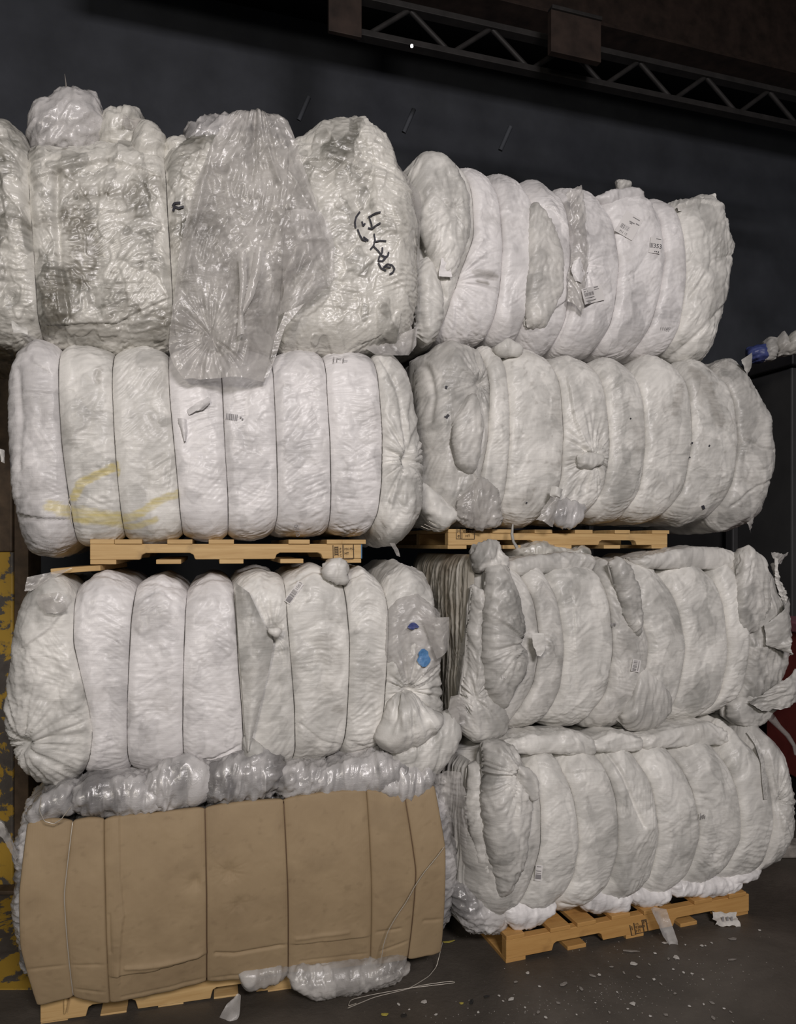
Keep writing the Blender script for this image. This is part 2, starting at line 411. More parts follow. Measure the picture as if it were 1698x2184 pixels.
def section(fr, name, L, R, top=None, bot=None, mat='white', w0=0.0, depth=0.75, r=0.11, rb=None, bow=0.035, pinch=0.018, endl=0, endr=0,
            st=None, seed=1, pinches=(), folds=(), res=0.0042, label=None, parent=None, stains=(), keep=True, pw=5):
    """one strapped bulge of film: a closed, rounded body between two seam lines, L and R read top to bottom on the front face"""
    s_ = dict(DEF); s_.update(st or {})
    parent = parent or fr.o
    def seam(P):
        q = fr.at([a for a, _ in P], [b for _, b in P], w0); z = q[:, 2]; o = np.argsort(z); z = z[o]; u = q[o, 0]
        return z[0], z[-1], (z - z[0]) / (z[-1] - z[0]), u
    lz0, lz1, lt, lu = seam(L); rz0, rz1, rt, ru = seam(R)
    Wm = abs(np.mean(ru) - np.mean(lu)); Hm = 0.5 * (lz1 - lz0 + rz1 - rz0)
    nc = int(np.clip(Wm / res, 10, 150)) + 1
    k = np.linspace(0, 1, nc); s = 0.45 * (0.5 - 0.5 * np.cos(math.pi * k)) + 0.55 * k
    def edge(spec, y0, y1, x0, x1, z0, z1):
        if spec is None: return z0 + (z1 - z0) * s
        if not isinstance(spec, (list, tuple)): spec = [(0.5 * (x0 + x1), spec)]
        xs = [0.0]; zs = [z0]
        for x, y in spec:
            xs.append(float(np.clip((x - x0) / (x1 - x0), 0.02, 0.98))); zs.append(float(fr.at(x, y, w0)[2]))
        xs.append(1.0); zs.append(z1)
        return smooth_interp(s, xs, zs, 0.1)
    zt = edge(top, L[0][1], R[0][1], L[0][0], R[0][0], lz1, rz1)
    zb = edge(bot, L[-1][1], R[-1][1], L[-1][0], R[-1][0], lz0, rz0)
    # rounded-rectangle profile, from mid back over the bottom, up the front and back over the top
    D = depth; H = Hm; r1 = min(r, 0.48 * H, 0.48 * D); r2 = min(rb or r, 0.48 * H, 0.48 * D)
    def arc(cx, cz, rr, a0, a1): t = np.linspace(a0, a1, 40); return np.stack([cx + rr * np.cos(t), cz + rr * np.sin(t)], 1)
    pi = math.pi
    prof = np.concatenate([[(D, H / 2)], arc(D - r2, r2, r2, 0, -pi / 2), arc(r2, r2, r2, -pi / 2, -pi), arc(r1, H - r1, r1, pi, pi / 2),
                           arc(D - r1, H - r1, r1, pi / 2, 0), [(D, H / 2)]])
    seg = np.linalg.norm(np.diff(prof, axis=0), axis=1); cum = np.concatenate([[0], np.cumsum(seg)])
    g = np.linspace(0, cum[-1], 4001); gx = np.interp(g, cum, prof[:, 0]); gz = np.interp(g, cum, prof[:, 1])
    dens = np.where(gx < max(r1, r2) * 1.02, 1 / res, np.where(gx < 0.45 * D, 1 / (3 * res), 1 / 0.03))
    cd = np.concatenate([[0], np.cumsum(0.5 * (dens[1:] + dens[:-1]) * np.diff(g))])
    nr = int(cd[-1]); gg = np.interp(np.linspace(0, cd[-1], nr, endpoint=False), cd, g)
    om = np.interp(gg, g, gx) / D; ze = np.interp(gg, g, gz) / H
    nx = np.gradient(gx, g); nz = np.gradient(gz, g)          # tangent; outward normal = (-tz.. )
    tx = np.interp(gg, g, nx); tz = np.interp(gg, g, nz); n_w, n_z = -tz, tx
    nl = np.hypot(n_w, n_z) + 1e-9; n_w, n_z = n_w / nl, n_z / nl
    zt = zt + np.maximum(zt + fr.zb - CZ, 0) * (0.5 * r1 / fr.D)   # the crown of the roll stands a little behind its front
    ZE = ze[:, None]; OM = om[:, None]; S = s[None, :]
    U = smooth_interp(ze, lt, lu)[:, None] * (1 - S) + smooth_interp(ze, rt, ru)[:, None] * S
    Z = zb[None, :] + ZE * (zt - zb)[None, :]
    front = (1 - sstep(OM, 0.0, min(0.45, 2 * max(r1, r2) / D)))
    Wd = w0 + OM * D - bow * (1 - (2 * ZE - 1) ** 2) * (1 - OM)
    pr = (1 - np.abs(2 * S - 1) ** pw) ** (1 / 2.0)
    if endl: pr = np.where(S < 0.5, 1.0, pr)
    if endr: pr = np.where(S > 0.5, 1.0, pr)
    ins = pinch * (1 - pr)
    Wd = Wd - n_w[:, None] * ins; Z = Z - n_z[:, None] * ins
    def squeeze(d, re):
        x = np.clip((re - d) / re, 0, 1); return 1 - np.sqrt(np.clip(1 - x * x, 0, 1))
    wl = np.abs(S * (U[:, -1:] - U[:, :1])); wr = np.abs((1 - S) * (U[:, -1:] - U[:, :1]))
    for e, d in ((endl, wl), (endr, wr)):
        if e:
            q = squeeze(d, e) * min(e * 1.15, 0.495 * D)
            Wd = Wd + q * (1 - 2 * OM)
    P = np.stack([U, Wd, Z], -1)
    # wrinkles along the normal
    A = U + 3.1 * seed; Bc = np.broadcast_to(gg[:, None], U.shape) + 1.7 * seed
    h, tone, dirt = relief(A, Bc, s_, seed * 101)
    mask = front
    yel = np.zeros_like(tone)
    for pts, wid, amt, kind in stains:
        q = fr.at([a for a, _ in pts], [b for _, b in pts], w0); d, _ = poly_dist(U, Z, [(a[0], a[2]) for a in q] if len(pts) > 1 else [(q[0][0], q[0][2]), (q[0][0] + 1e-3, q[0][2])])
        d = d + 0.35 * wid * fbm(U * 30, Z * 70, seed + 5, 3) + 0.2 * wid * perlin(U * 14, Z * 130, seed + 6)
        v_ = amt * (1 - sstep(d, 0.55 * wid, wid * 1.15)) * (0.75 + 0.5 * perlin(U * 12, Z * 110, seed + 8)) * front
        if kind == 'yel': yel = np.clip(np.maximum(yel, v_), 0, 0.9)
        else: dirt = np.clip(np.maximum(dirt, v_), 0, 0.9)
    h = apply_marks(h, U, Z, mask, fr, pinches, folds, w0)
    dist = np.minimum(wl if not endl else 1e3 + wl, wr if not endr else 1e3 + wr)
    h = h * (0.12 + 0.88 * sstep(dist, 0.0, 0.035))
    du = np.gradient(P, axis=1); dv = np.roll(P, -1, 0) - np.roll(P, 1, 0)
    N = np.cross(du, dv); N /= np.linalg.norm(N, axis=-1)[..., None] + 1e-12
    c = P.mean(axis=(0, 1)); 
    if ((P - c) * N).sum() < 0: N = -N
    P = P + N * h[..., None]
    F_ = grid_faces(nr, nc, True)
    V = P.reshape(-1, 3); nv = len(V)
    # close the two ends with a fan
    cl = P[:, 0].mean(0); cr = P[:, -1].mean(0); V = np.vstack([V, cl, cr])
    i = np.arange(nr); j = (i + 1) % nr
    # fans as degenerate-free quads would be awkward: make triangles as a second polygon batch
    tri = np.concatenate([np.stack([np.full(nr, nv), i * nc, j * nc], 1), np.stack([np.full(nr, nv + 1), j * nc + nc - 1, i * nc + nc - 1], 1)])
    me = bpy.data.meshes.new(name)
    me.vertices.add(len(V)); me.vertices.foreach_set('co', V.astype(np.float32).ravel())
    li = np.concatenate([F_.ravel(), tri.ravel()]).astype(np.int32); nq, ntx = len(F_), len(tri)
    me.loops.add(len(li)); me.loops.foreach_set('vertex_index', li)
    me.polygons.add(nq + ntx)
    me.polygons.foreach_set('loop_start', np.concatenate([np.arange(nq) * 4, nq * 4 + np.arange(ntx) * 3]).astype(np.int32))
    me.polygons.foreach_set('loop_total', np.concatenate([np.full(nq, 4), np.full(ntx, 3)]).astype(np.int32))
    me.update(calc_edges=True); me.polygons.foreach_set('use_smooth', np.full(nq + ntx, True))
    for nm, v in (('tone', tone), ('dirt', dirt)) + ((('yel', yel),) if stains else ()):
        a = me.attributes.new(nm, 'FLOAT', 'POINT'); a.data.foreach_set('value', np.concatenate([v.ravel(), [0.5, 0.5] if nm == 'tone' else [0, 0]]).astype(np.float32))
    me.materials.append(M[mat] if isinstance(mat, str) else mat)
    o = bpy.data.objects.new(name, me); COL.objects.link(o); o.parent = parent
    if label: o['label'] = label
    if keep:
        kf = om < 0.3; X, Y, T = fr.proj(P[kf]); fr.front.append((X.ravel(), Y.ravel(), T.ravel()))
    o_info = dict(seamL=P[:, 0], seamR=P[:, -1], om=om)
    return o, o_info

def wires(fr, info, side='seamR', r=0.0019, mat='wire', name='baling_wire', out=0.003, parent=None):
    P = info[side].copy(); k = info['om'] < 0.5; P = P[k]; P[:, 1] -= out
    P = P[::3]
    return tube(name, P, r, M[mat], parent or fr.o, 5)

def sheet(fr, name, L, R, wf, mat='sheet', st=None, seed=1, res=0.005, pinches=(), folds=(), label=None, parent=None, keep=True, ragged=0.0, w0=0.0):
    """a loose film sheet between two edge lines, read top to bottom; wf(s,t) is how far back it lies (negative = in front)"""
    s_ = dict(DEF); s_.update(st or {})
    def edge(P):
        q = fr.at([a for a, _ in P], [b for _, b in P], w0); t = np.linspace(0, 1, len(P)) if len(P) < 3 else np.concatenate([[0], np.cumsum(np.hypot(np.diff(q[:, 0]), np.diff(q[:, 2])))])
        return t / t[-1], q[:, 0], q[:, 2]
    a, b = edge(L), edge(R)
    H = max(np.ptp(a[2]), np.ptp(b[2]), 0.02); Wm = max(np.abs(a[1] - np.interp(a[0], b[0], b[1])).max(), 0.01)
    nr = int(np.clip(H / res, 8, 260)); nc = int(np.clip(Wm / res, 8, 200))
    t = np.linspace(0, 1, nr)[:, None]; s = np.linspace(0, 1, nc)[None, :]
    k = 0.05
    U = smooth_interp(t, a[0], a[1], k) * (1 - s) + smooth_interp(t, b[0], b[1], k) * s
    Z = smooth_interp(t, a[0], a[2], k) * (1 - s) + smooth_interp(t, b[0], b[2], k) * s
    S, T = np.broadcast_arrays(s, t)
    h, tone, dirt = relief(U + 2.3 * seed, Z + 1.1 * seed, s_, seed * 77)
    h = apply_marks(h, U, Z, np.ones_like(U), fr, pinches, folds, w0)
    if ragged:
        q = ragged * fbm(U * 22, Z * 22 + seed, seed, 3); e = sstep(np.minimum(np.minimum(S, 1 - S), np.minimum(T, 1 - T)), 0.12, 0.0)
        U = U + q * e; Z = Z + ragged * fbm(U * 25 + 8, Z * 25, seed + 3, 3) * e
    P = np.stack([U, w0 + wf(S, T) - h, Z], -1)
    if keep:
        X, Y, Tt = fr.proj(P); fr.front.append((X.ravel(), Y.ravel(), Tt.ravel()))
    o = mesh_obj(name, P.reshape(-1, 3), grid_faces(nr, nc)[:, ::-1], M[mat], parent or fr.o, True, dict(tone=tone, dirt=dirt))
    if label: o['label'] = label
    return o

def ribbon(fr, name, path, width, mat, off=0.004, parent=None, step=3.0, rad=7, attrs=True, taper=False):
    """a strip lying on whatever surface is there, along an image path; width in the same units"""
    p = np.asarray(path, float); L = np.concatenate([[0], np.cumsum(np.hypot(*np.diff(p, axis=0).T))])
    n = max(3, int(L[-1] / step)); q = np.linspace(0, L[-1], n); x = smooth_interp(q, L, p[:, 0], 0.03); y = smooth_interp(q, L, p[:, 1], 0.03)
    tx, ty = np.gradient(x), np.gradient(y); l = np.hypot(tx, ty) + 1e-9; nx_, ny_ = -ty / l, tx / l
    m = max(2, int(np.max(width) / step) + 1); v = np.linspace(-0.5, 0.5, m)
    wv = np.broadcast_to(np.asarray(width if not hasattr(width, '__len__') else np.interp(q, np.linspace(0, L[-1], len(width)), width), float), (n,))
    X = x[:, None] + nx_[:, None] * v[None] * wv[:, None]; Y = y[:, None] + ny_[:, None] * v[None] * wv[:, None]
    T = np.array([[fr.depth(X[i, j], Y[i, j], rad) for j in range(m)] for i in range(n)]) - off
    P = fr.ray(X, Y, T).reshape(-1, 3)
    rng = np.random.RandomState(int(p.sum()) % 9999)
    at = dict(tone=rng.rand(len(P)) * 0.6 + 0.2, dirt=np.zeros(len(P))) if attrs else None
    return mesh_obj(name, P, grid_faces(n, m), M[mat], parent or fr.o, True, at)

def merge_strips(fr, name, strips, width, mat, off, parent, rad=7):
    V = []; Fs = []; base = 0
    for st in strips:
        path, w = (st, width) if not isinstance(st, tuple) or len(st) != 2 or isinstance(st[0][0], (int, float)) else st
        p = np.asarray(path, float); L = np.concatenate([[0], np.cumsum(np.hypot(*np.diff(p, axis=0).T))]); n = max(3, int(L[-1] / 2.5)); q = np.linspace(0, L[-1], n)
        x = np.interp(q, L, p[:, 0]); y = np.interp(q, L, p[:, 1]); tx, ty = np.gradient(x), np.gradient(y); l = np.hypot(tx, ty) + 1e-9
        for sgn in (-0.5, 0.5):
            X = x - ty / l * w * sgn; Y = y + tx / l * w * sgn
            T = np.array([fr.depth(a, b, rad) for a, b in zip(X, Y)]) - off
            V.append(fr.ray(X, Y, T))
        i = np.arange(n - 1); Fs.append(np.stack([base + i, base + i + 1, base + n + i + 1, base + n + i], 1)); base += 2 * n
    return mesh_obj(name, np.concatenate(V), np.concatenate(Fs), M[mat], parent, False)

def label_patch(fr, name, c, size, ang, lines=(), bars=None, mat='paper', text=None, ink='ink', rad=9, parent=None):
    """a printed sticker on the film: c centre, size (w,h), ang degrees; bars=(x0,x1,y0,y1,n) and text=[(str,x,y,h)] in sticker fractions"""
    a = math.radians(ang); ex = np.array([math.cos(a), math.sin(a)]); ey = np.array([-math.sin(a), math.cos(a)])
    def xy(fx, fy):
        return c[0] + (fx - .5) * size[0] * ex[0] + (fy - .5) * size[1] * ey[0], c[1] + (fx - .5) * size[0] * ex[1] + (fy - .5) * size[1] * ey[1]
    n = 9; fx, fy = np.meshgrid(np.linspace(0, 1, n), np.linspace(0, 1, n)); X, Y = xy(fx, fy)
    T = np.array([[fr.depth(X[i, j], Y[i, j], rad) for j in range(n)] for i in range(n)])
    for _ in range(3):
        q = np.pad(T, 1, 'edge'); T = (q[:-2, 1:-1] + q[2:, 1:-1] + q[1:-1, :-2] + q[1:-1, 2:] + 2 * T) / 6
    T = T - 0.0035
    sub = parent or fr.o; o = None
    if mat:
        P = fr.ray(X, Y, T); o = mesh_obj(name, P.reshape(-1, 3), grid_faces(n, n), M[mat], sub, True)
    def depth(fx, fy):
        gx = np.clip(np.asarray(fx) * (n - 1), 0, n - 1.001); gy = np.clip(np.asarray(fy) * (n - 1), 0, n - 1.001); i = gy.astype(int); j = gx.astype(int); u = gx - j; v = gy - i
        return T[i, j] * (1 - u) * (1 - v) + T[i, j + 1] * u * (1 - v) + T[i + 1, j] * (1 - u) * v + T[i + 1, j + 1] * u * v
    V = []; Fs = []
    def quad(x0, x1, y0, y1):
        nonlocal V, Fs
        b = len(V); gx = np.array([x0, x1, x1, x0]); gy = np.array([y0, y0, y1, y1]); XX, YY = xy(gx, gy)
        V += list(fr.ray(XX, YY, depth(gx, gy) - 0.0015)); Fs.append((b, b + 1, b + 2, b + 3))
    rng = random.Random(int(c[0] * 7 + c[1]))
    if bars:
        x0, x1, y0, y1, nb = bars; x = x0
        while x < x1:
            w = (x1 - x0) / nb * rng.choice((0.4, 0.7, 1.1)); quad(x, min(x1, x + w), y0, y1); x += w + (x1 - x0) / nb * rng.choice((0.4, 0.6, 0.9))
    for (x0, x1, y0, y1) in lines: quad(x0, x1, y0, y1)
    for (s, x0, y0, hh) in (text or ()):
        tx, ty, tf = text_vf(s, 1.0); fx = x0 + tx * hh * size[1] / size[0]; fy = y0 - ty * hh
        XX, YY = xy(fx, fy); b = len(V); V += list(fr.ray(XX, YY, depth(fx, fy) - 0.0015)); Fs += [tuple(b + i for i in f) for f in tf]
    if V: mesh_obj('printed_marks' if o else name, V, Fs, M[ink], o or sub, False)
    return o

def bale(fr, seams, tops, bots, mats, styles, ends=(0.12, 0.12), seed=1, wire=True, names='film_section', extra=None, **kw):
    infos = []
    for i in range(len(seams) - 1):
        e = dict(kw); e.update((extra or {}).get(i, {}))
        m = mats[i % len(mats)] if isinstance(mats, (list, tuple)) else mats
        st = dict(styles); st.update(e.pop('st', {}))
        rr = random.Random(seed * 31 + i); st.setdefault('tone', 0.62); st['tone'] += rr.uniform(-0.12, 0.10); st['sang'] = st.get('sang', 0) + rr.uniform(-22, 22)
        m = e.pop('mat', m)
        o, inf = section(fr, names, seams[i], seams[i + 1], tops[i], bots[i], mat=m, st=st, seed=seed * 13 + i,
                         endl=ends[0] if i == 0 else 0, endr=ends[1] if i == len(seams) - 2 else 0, **e)
        infos.append(inf)
    if wire:
        for inf in infos[:-1]: wires(fr, inf)
    return infos

# ------------------------------------------------------------------ setting
def struct(o): o['kind'] = 'structure'; return o
v, f = box_vf(-14, 18, -6, 18, -0.2, 0.0); struct(mesh_obj('floor', v, f, M['floor'], None, False))
def turned(name, D, ang, x0, x1, th, z0, z1, mat):
    v, f = box_vf(x0, x1, 0, th, z0, z1); o = mesh_obj(name, v, f, mat, None, False)
    a = math.radians(ang); o.location = (-math.sin(a) * D, math.cos(a) * D, 0); o.rotation_euler = (0, 0, a); return o
struct(turned('wall_back', 9.2, 18, -13, 16, 0.2, 0, 8.2, M['wall']))
v, f = box_vf(-14, 18, -6, 18, 8.2, 8.4); struct(mesh_obj('ceiling', v, f, M['darksteel'], None, False))

def frame_beam(name, D, ang, z):
    fr = Frame(D, ang, CX, YH); fr.zb = z; fr.uc = 0
    return fr, fr.empty(name)
# open web joist under the roof
def joist(name, D, ang, z, x0, x1, hgt, pitch, mat, phase=0.0):
    fr, e = frame_beam(name, D, ang, z); e['kind'] = 'structure'
    box('bottom_chord', x0, x1, -0.045, 0.045, 0, 0.05, mat, e); box('top_chord', x0, x1, -0.045, 0.045, hgt - 0.05, hgt, mat, e)
    x = x0 + phase; k = 0
    while x + pitch < x1:
        a, b = (0.03, hgt - 0.03) if k % 2 == 0 else (hgt - 0.03, 0.03)
        tube('web_bar', [(x, 0, a), (x + pitch * 0.5, 0, (a + b) / 2), (x + pitch, 0, b)], 0.022, mat, e, 8); x += pitch; k += 1
    return e
joist('roof_joist', 5.75, 17.5, 5.70, 1.45, 6.5, 0.34, 0.36, M['joist'], 0.1)
# rusty girder above and to the right
fr, e = frame_beam('roof_girder', 6.93, 18, 7.10); e['kind'] = 'structure'
box('bottom_flange', -0.6, 9, -0.16, 0.16, 0, 0.035, M['rust'], e); box('web_plate', -0.6, 9, -0.012, 0.012, 0.035, 1.05, M['rust'], e)
box('top_flange', -0.6, 9, -0.16, 0.16, 1.05, 1.085, M['rust'], e)
fr, e = frame_beam('hanging_panel', 5.3, 18, 5.62)
px0, px1 = fr.at(1172, 130)[0], fr.at(1278, 130)[0]
box('panel', px0, px1, -0.03, 0.03, -0.02, 0.33, M['rust'], e); box('edge_lip', px0, px1, -0.05, 0.03, 0.31, 0.34, M['joist'], e)
tag(e, 'brown rectangular steel panel hung beside the roof joist', 'panel')
fr, e = frame_beam('steel_hanger', 5.6, 18, 5.4)
a = fr.at(700, 110)[0]
box('hanger_plate', a, a + 0.26, -0.02, 0.02, 0.2, 1.6, M['rust'], e)
tag(e, 'dark brown steel hanger strip at the left end of the roof joist', 'hanger')
# short braces on the far wall
for k, (x, y) in enumerate(((648, 232), (872, 258), (1078, 296))):
    t = 7.3; c = np.array([t * (x - CX) / F, t, CZ - t * (y - YH) / F])
    d = np.array([0.05, 0.0, 0.115]); o = tube('wall_brace', [c - d, c, c + d], 0.022, M['wall'], None, 8); struct(o)
# tiny far lamp
t = 5.80; c = np.array([t * (878.5 - CX) / F, t, CZ - t * (98 - YH) / F])
e = bpy.data.objects.new('ceiling_lamp', None); COL.objects.link(e); e.location = tuple(c)
s, f = tube_vf([(0, 0, 0.012), (0, 0, 0.006), (0, 0, -0.006), (0, 0, -0.012)], [0.004, 0.011, 0.011, 0.004], 10); mesh_obj('bulb', s, f, M['lamp'], e)
s, f = tube_vf([(0, 0, 0.012), (0, 0, 0.03)], 0.006, 8); mesh_obj('socket', s, f, M['darksteel'], e)
tag(e, 'tiny bright lamp shining by the roof joist', 'lamp')

# yellow post on the left
e = bpy.data.objects.new('steel_column', None); COL.objects.link(e); e.location = (-1.90, 3.75, 0); e['kind'] = 'structure'
box('painted_face', -0.7, 0.0, -0.05, 0.25, 0, 1.66, M['peel'], e, 0.008)
box('upper_face', -0.7, -0.01, -0.04, 0.25, 1.66, 3.2, M['brownpost'], e, 0.008)
box('angle_iron', 0.0, 0.07, -0.04, 0.10, 0, 3.1, M['brownpost'], e, 0.006)
box('base_plate', -0.75, 0.12, -0.12, 0.35, 0, 0.02, M['brownpost'], e, 0.004)
struct(box('floor_marking', -2.6, -1.30, 2.86, 3.62, 0, 0.004, M['peel'], None, 0))

# containers on the right
def slab(name, x0, x1, y0, y1, z0, z1, mat, par): return box(name, x0, x1, y0, y1, z0, z1, mat, par, 0.01)
e = bpy.data.objects.new('open_container', None); COL.objects.link(e); e.location = (2.62, 5.22, 0); e.rotation_euler = (0, 0, math.radians(17.4))
slab('side_wall', 0, 1.6, -0.15, 3.0, 0.12, 2.90, M['skip'], e); slab('top_rim', -0.045, 1.65, -0.2, 3.05, 2.90, 3.0, M['darksteel'], e)
for y in (0.35, 1.3, 2.3): slab('rib', -0.045, 0.02, y, y + 0.08, 0.2, 2.90, M['skip'], e)
slab('skid', 0.1, 1.5, -0.1, 2.9, 0, 0.12, M['darksteel'], e)
tag(e, 'dark charcoal container standing behind the right stack of bales', 'container')
e = bpy.data.objects.new('red_skip', None); COL.objects.link(e); e.location = (2.37, 4.30, 0); e.rotation_euler = (0, 0, math.radians(4))
slab('body', 0.02, 1.4, 0.0, 0.5, 0.30, 1.17, M['red'], e); slab('top_rim', 0, 1.42, -0.03, 0.53, 1.17, 1.235, M['pink'], e)
slab('base', 0.1, 1.3, 0.05, 0.45, 0.0, 0.30, M['darksteel'], e)
tag(e, 'low red metal container with pink rim behind the right stack', 'container')
e = box('concrete_kerb', 2.05, 3.2, 4.05, 4.17, 0, 0.07, M['greyscrap'], None, 0.012); struct(e)

# ------------------------------------------------------------------ pallets
def notched(name, L, y0, y1, z0, z1, mat, parent, notch=((0.17, 0.37), (0.66, 0.85)), nh=0.42):
    h = (z1 - z0) * nh; P = [(0, z0)]
    for a, b in notch:
        x0, x1 = a * L, b * L; rr = 0.022
        P += [(x0, z0), (x0 + 0.004, z0 + h - rr), (x0 + rr * 0.4, z0 + h - rr * 0.3), (x0 + rr, z0 + h), (x1 - rr, z0 + h), (x1 - rr * 0.4, z0 + h - rr * 0.3), (x1 - 0.004, z0 + h - rr), (x1, z0)]
    P += [(L, z0), (L, z1), (0, z1)]; n = len(P)
    V = [(x, y0, z) for x, z in P] + [(x, y1, z) for x, z in P]
    Fs = [tuple(range(n)), tuple(range(2 * n - 1, n - 1, -1))] + [(i, i + n, (i + 1) % n + n, (i + 1) % n) for i in range(n)]
    return bevel(mesh_obj(name, V, Fs, mat, parent, False), 0.002, 1)

def pallet(fr, pxr, pyr, depth, hgt, mat, label, ndeck=6, boards=None, dw=0.09, jit=1, over=0.004):
    e = fr.empty('wooden_pallet'); L = float(fr.at(pxr, pyr)[0]); db = 0.017
    for k, y in enumerate((0, depth / 2 - 0.02, depth - 0.04)):
        notched('stringer', L, y, y + 0.04, db, hgt - db, mat, e)
    rng = random.Random(jit)
    xs = boards or [(L - dw) * i / (ndeck - 1) for i in range(ndeck)]
    for x in xs:
        w = dw * rng.uniform(0.9, 1.12); box('deck_board', x, x + w, -over + rng.uniform(-.004, .004), depth + over, hgt - db, hgt, mat, e, 0.002)
    for x in [(L - dw) * i / 4 for i in range(5)] if depth > 0.5 else []:
        box('bottom_board', x, x + dw, rng.uniform(0, .006), depth, 0, db, mat, e, 0.002)
    tag(e, label, 'pallet', 'wooden pallets under the bales'); return e, L
def pallet_stamp(fr, c, size, ang, lines, text, bars=None):
    fr.front = [(np.array([c[0]]), np.array([c[1]]), np.array([0.0]))]
    fr.depth = lambda a, b, r=7: fr.ray_plane(a, b)
    label_patch(fr, 'heat_treatment_stamp', c, size, ang, lines, bars, None, text, 'stamp')

fr = Frame(2.88, 14, 86, 2192); e, L = pallet(fr, 622, 2105, 0.95, 0.125, M['wood'], 'pale splintered pallet under the cardboard-faced bale', 6)
tube('splinter', [(0.10, -0.005, 0.112), (0.16, -0.02, 0.108), (0.235, -0.024, 0.112)], [0.013, 0.016, 0.006], M['wood'], e, 7)
tube('splinter', [(0.085, -0.005, 0.115), (0.087, -0.02, 0.09), (0.083, -0.02, 0.05)], [0.006, 0.008, 0.003], M['wood'], e, 5)

fr = Frame(2.93, 14, 192, 1204); e, L = pallet(fr, 771, 1200, 0.85, 0.092, M['wood'], 'pallet with blue painted end between left bales and dark gaps in its stringer', 7, [0.0, 0.085, 0.27, 0.42, 0.72, 0.87, 0.99 - 0.06])
box('blue_end', L - 0.002, L + 0.003, 0.0, 0.04, 0.017, 0.075, M['bluepaint'], e, 0)
pallet_stamp(fr, (733, 1177), (46, 30), -1.5, [(0, .03, 0, 1), (0.0, .95, .95, 1), (.46, .5, 0, .93), (.95, .98, 0, .97), (.08, .1, .1, .75), (.24, .26, .1, .78)] + [(.10, .25, .12 + .13 * i, .18 + .13 * i) for i in range(5)],
             [('P', .32, .36, .16), ('P', .32, .58, .16), ('C', .32, .8, .16), ('MX-956', .54, .36, .15), ('HT', .54, .68, .17)])

fr = Frame(3.06, 18, 956, 1171); e, L = pallet(fr, 1424, 1171, 0.80, 0.088, M['wood'], 'clean yellow pine pallet between the second and third bales of the right stack', 6)
pallet_stamp(fr, (993, 1139), (40, 22), 0, [(.0, .03, 0, 1), (.22, .25, 0, 1), (.3, .33, 0, 1), (.3, 1, .95, 1), (.97, 1, 0, 1), (.0, .3, .93, .98)],
             [('KX 2263', .37, .38, .24), ('HT', .5, .78, .24), ('e', .07, .8, .34), ('H', .05, .36, .34)])

fr = Frame(2.73, 19, 1080, 2056); e, L = pallet(fr, 1598, 1951, 0.90, 0.112, M['woodo'], 'orange-toned pallet on the floor under the right stack', 6, [0.0, 0.20, 0.33, 0.50, 0.66, 0.93, 1.12])
pallet_stamp(fr, (1363, 1978), (38, 29), -11, [(0, .05, .2, 1), (.24, .29, .1, .97), (.24, .72, .9, .95), (.72, .77, 0, .9), (.72, 1, .0, .07), (.95, 1, 0, .9), (0, .25, .96, 1)],
             [('US', .32, .3, .16), ('92868', .31, .56, .2), ('HT', .31, .82, .2), ('PL', .79, .33, .26), ('I', .08, .6, .3)])

# loose plank under the left pallet
fr = Frame(2.86, 8, 108, 1226); e = fr.empty('wooden_plank')
l = float(fr.at(215, 1213)[0]); box('plank', 0, l, 0.0, 0.45, 0.002, 0.022, M['wood'], e, 0.003)
e.rotation_euler = (0, math.radians(-4), fr.a); tag(e, 'short loose plank poking out below the left pallet', 'plank')

# ------------------------------------------------------------------ bales
A_L, A_R = 14, 18
BALES = {}
CLEAR = dict(cf=1.35, lump=0.015, crum=0.0032, streak=0.0026, sfreq=55, layer=0.005, dirt=0.40, tone=0.50, tvar=1.5)
SHINY = dict(lump=0.008, crum=0.006, streak=0.004, sfreq=48, layer=0.004, dirt=0.12, tone=0.45, tvar=1.5)
FOLD = dict(lump=0.004, crum=0.0022, streak=0.0045, sfreq=45, sang=3, layer=0.002, dirt=0.2, tone=0.55, tvar=1.0)
WAD = dict(cf=1.35, lump=0.005, crum=0.0075, streak=0.004, sfreq=40, layer=0.004, dirt=0.14, tone=0.45, tvar=1.5)
LOOSE = dict(lump=0.007, crum=0.003, streak=0.0032, sfreq=42, layer=0.002, dirt=0.10, tone=0.5, tvar=1.0)

# ---- left stack, bottom: clear film wrapped in cardboard
fr = Frame(2.85, A_L, 495, 2082); BALES['L1'] = fr; e = fr.empty('cardboard_faced_bale')
tag(e, 'bale of clear film faced with brown cardboard at the left bottom', 'bale', 'bales of plastic film')
S = [[(42, 1745), (24, 1850), (20, 1960), (38, 2070), (60, 2135)], [(155, 1735), (140, 1900), (155, 2120)], [(437, 1690), (441, 1900), (441, 2085)],
     [(605, 1675), (612, 1880), (615, 2062)], [(782, 1658), (788, 1860), (790, 2040)], [(868, 1655), (884, 1850), (872, 2020)],
     [(935, 1660), (970, 1760), (985, 1850), (975, 1950), (945, 2030)]]
bale(fr, S, [1700, 1680, 1665, 1650, 1640, 1645], [None] * 6, 'shiny', dict(SHINY, sang=0), (0.10, 0.10), 3, wire=False, w0=0.05, bow=0.02, pinch=0.03, depth=0.7)
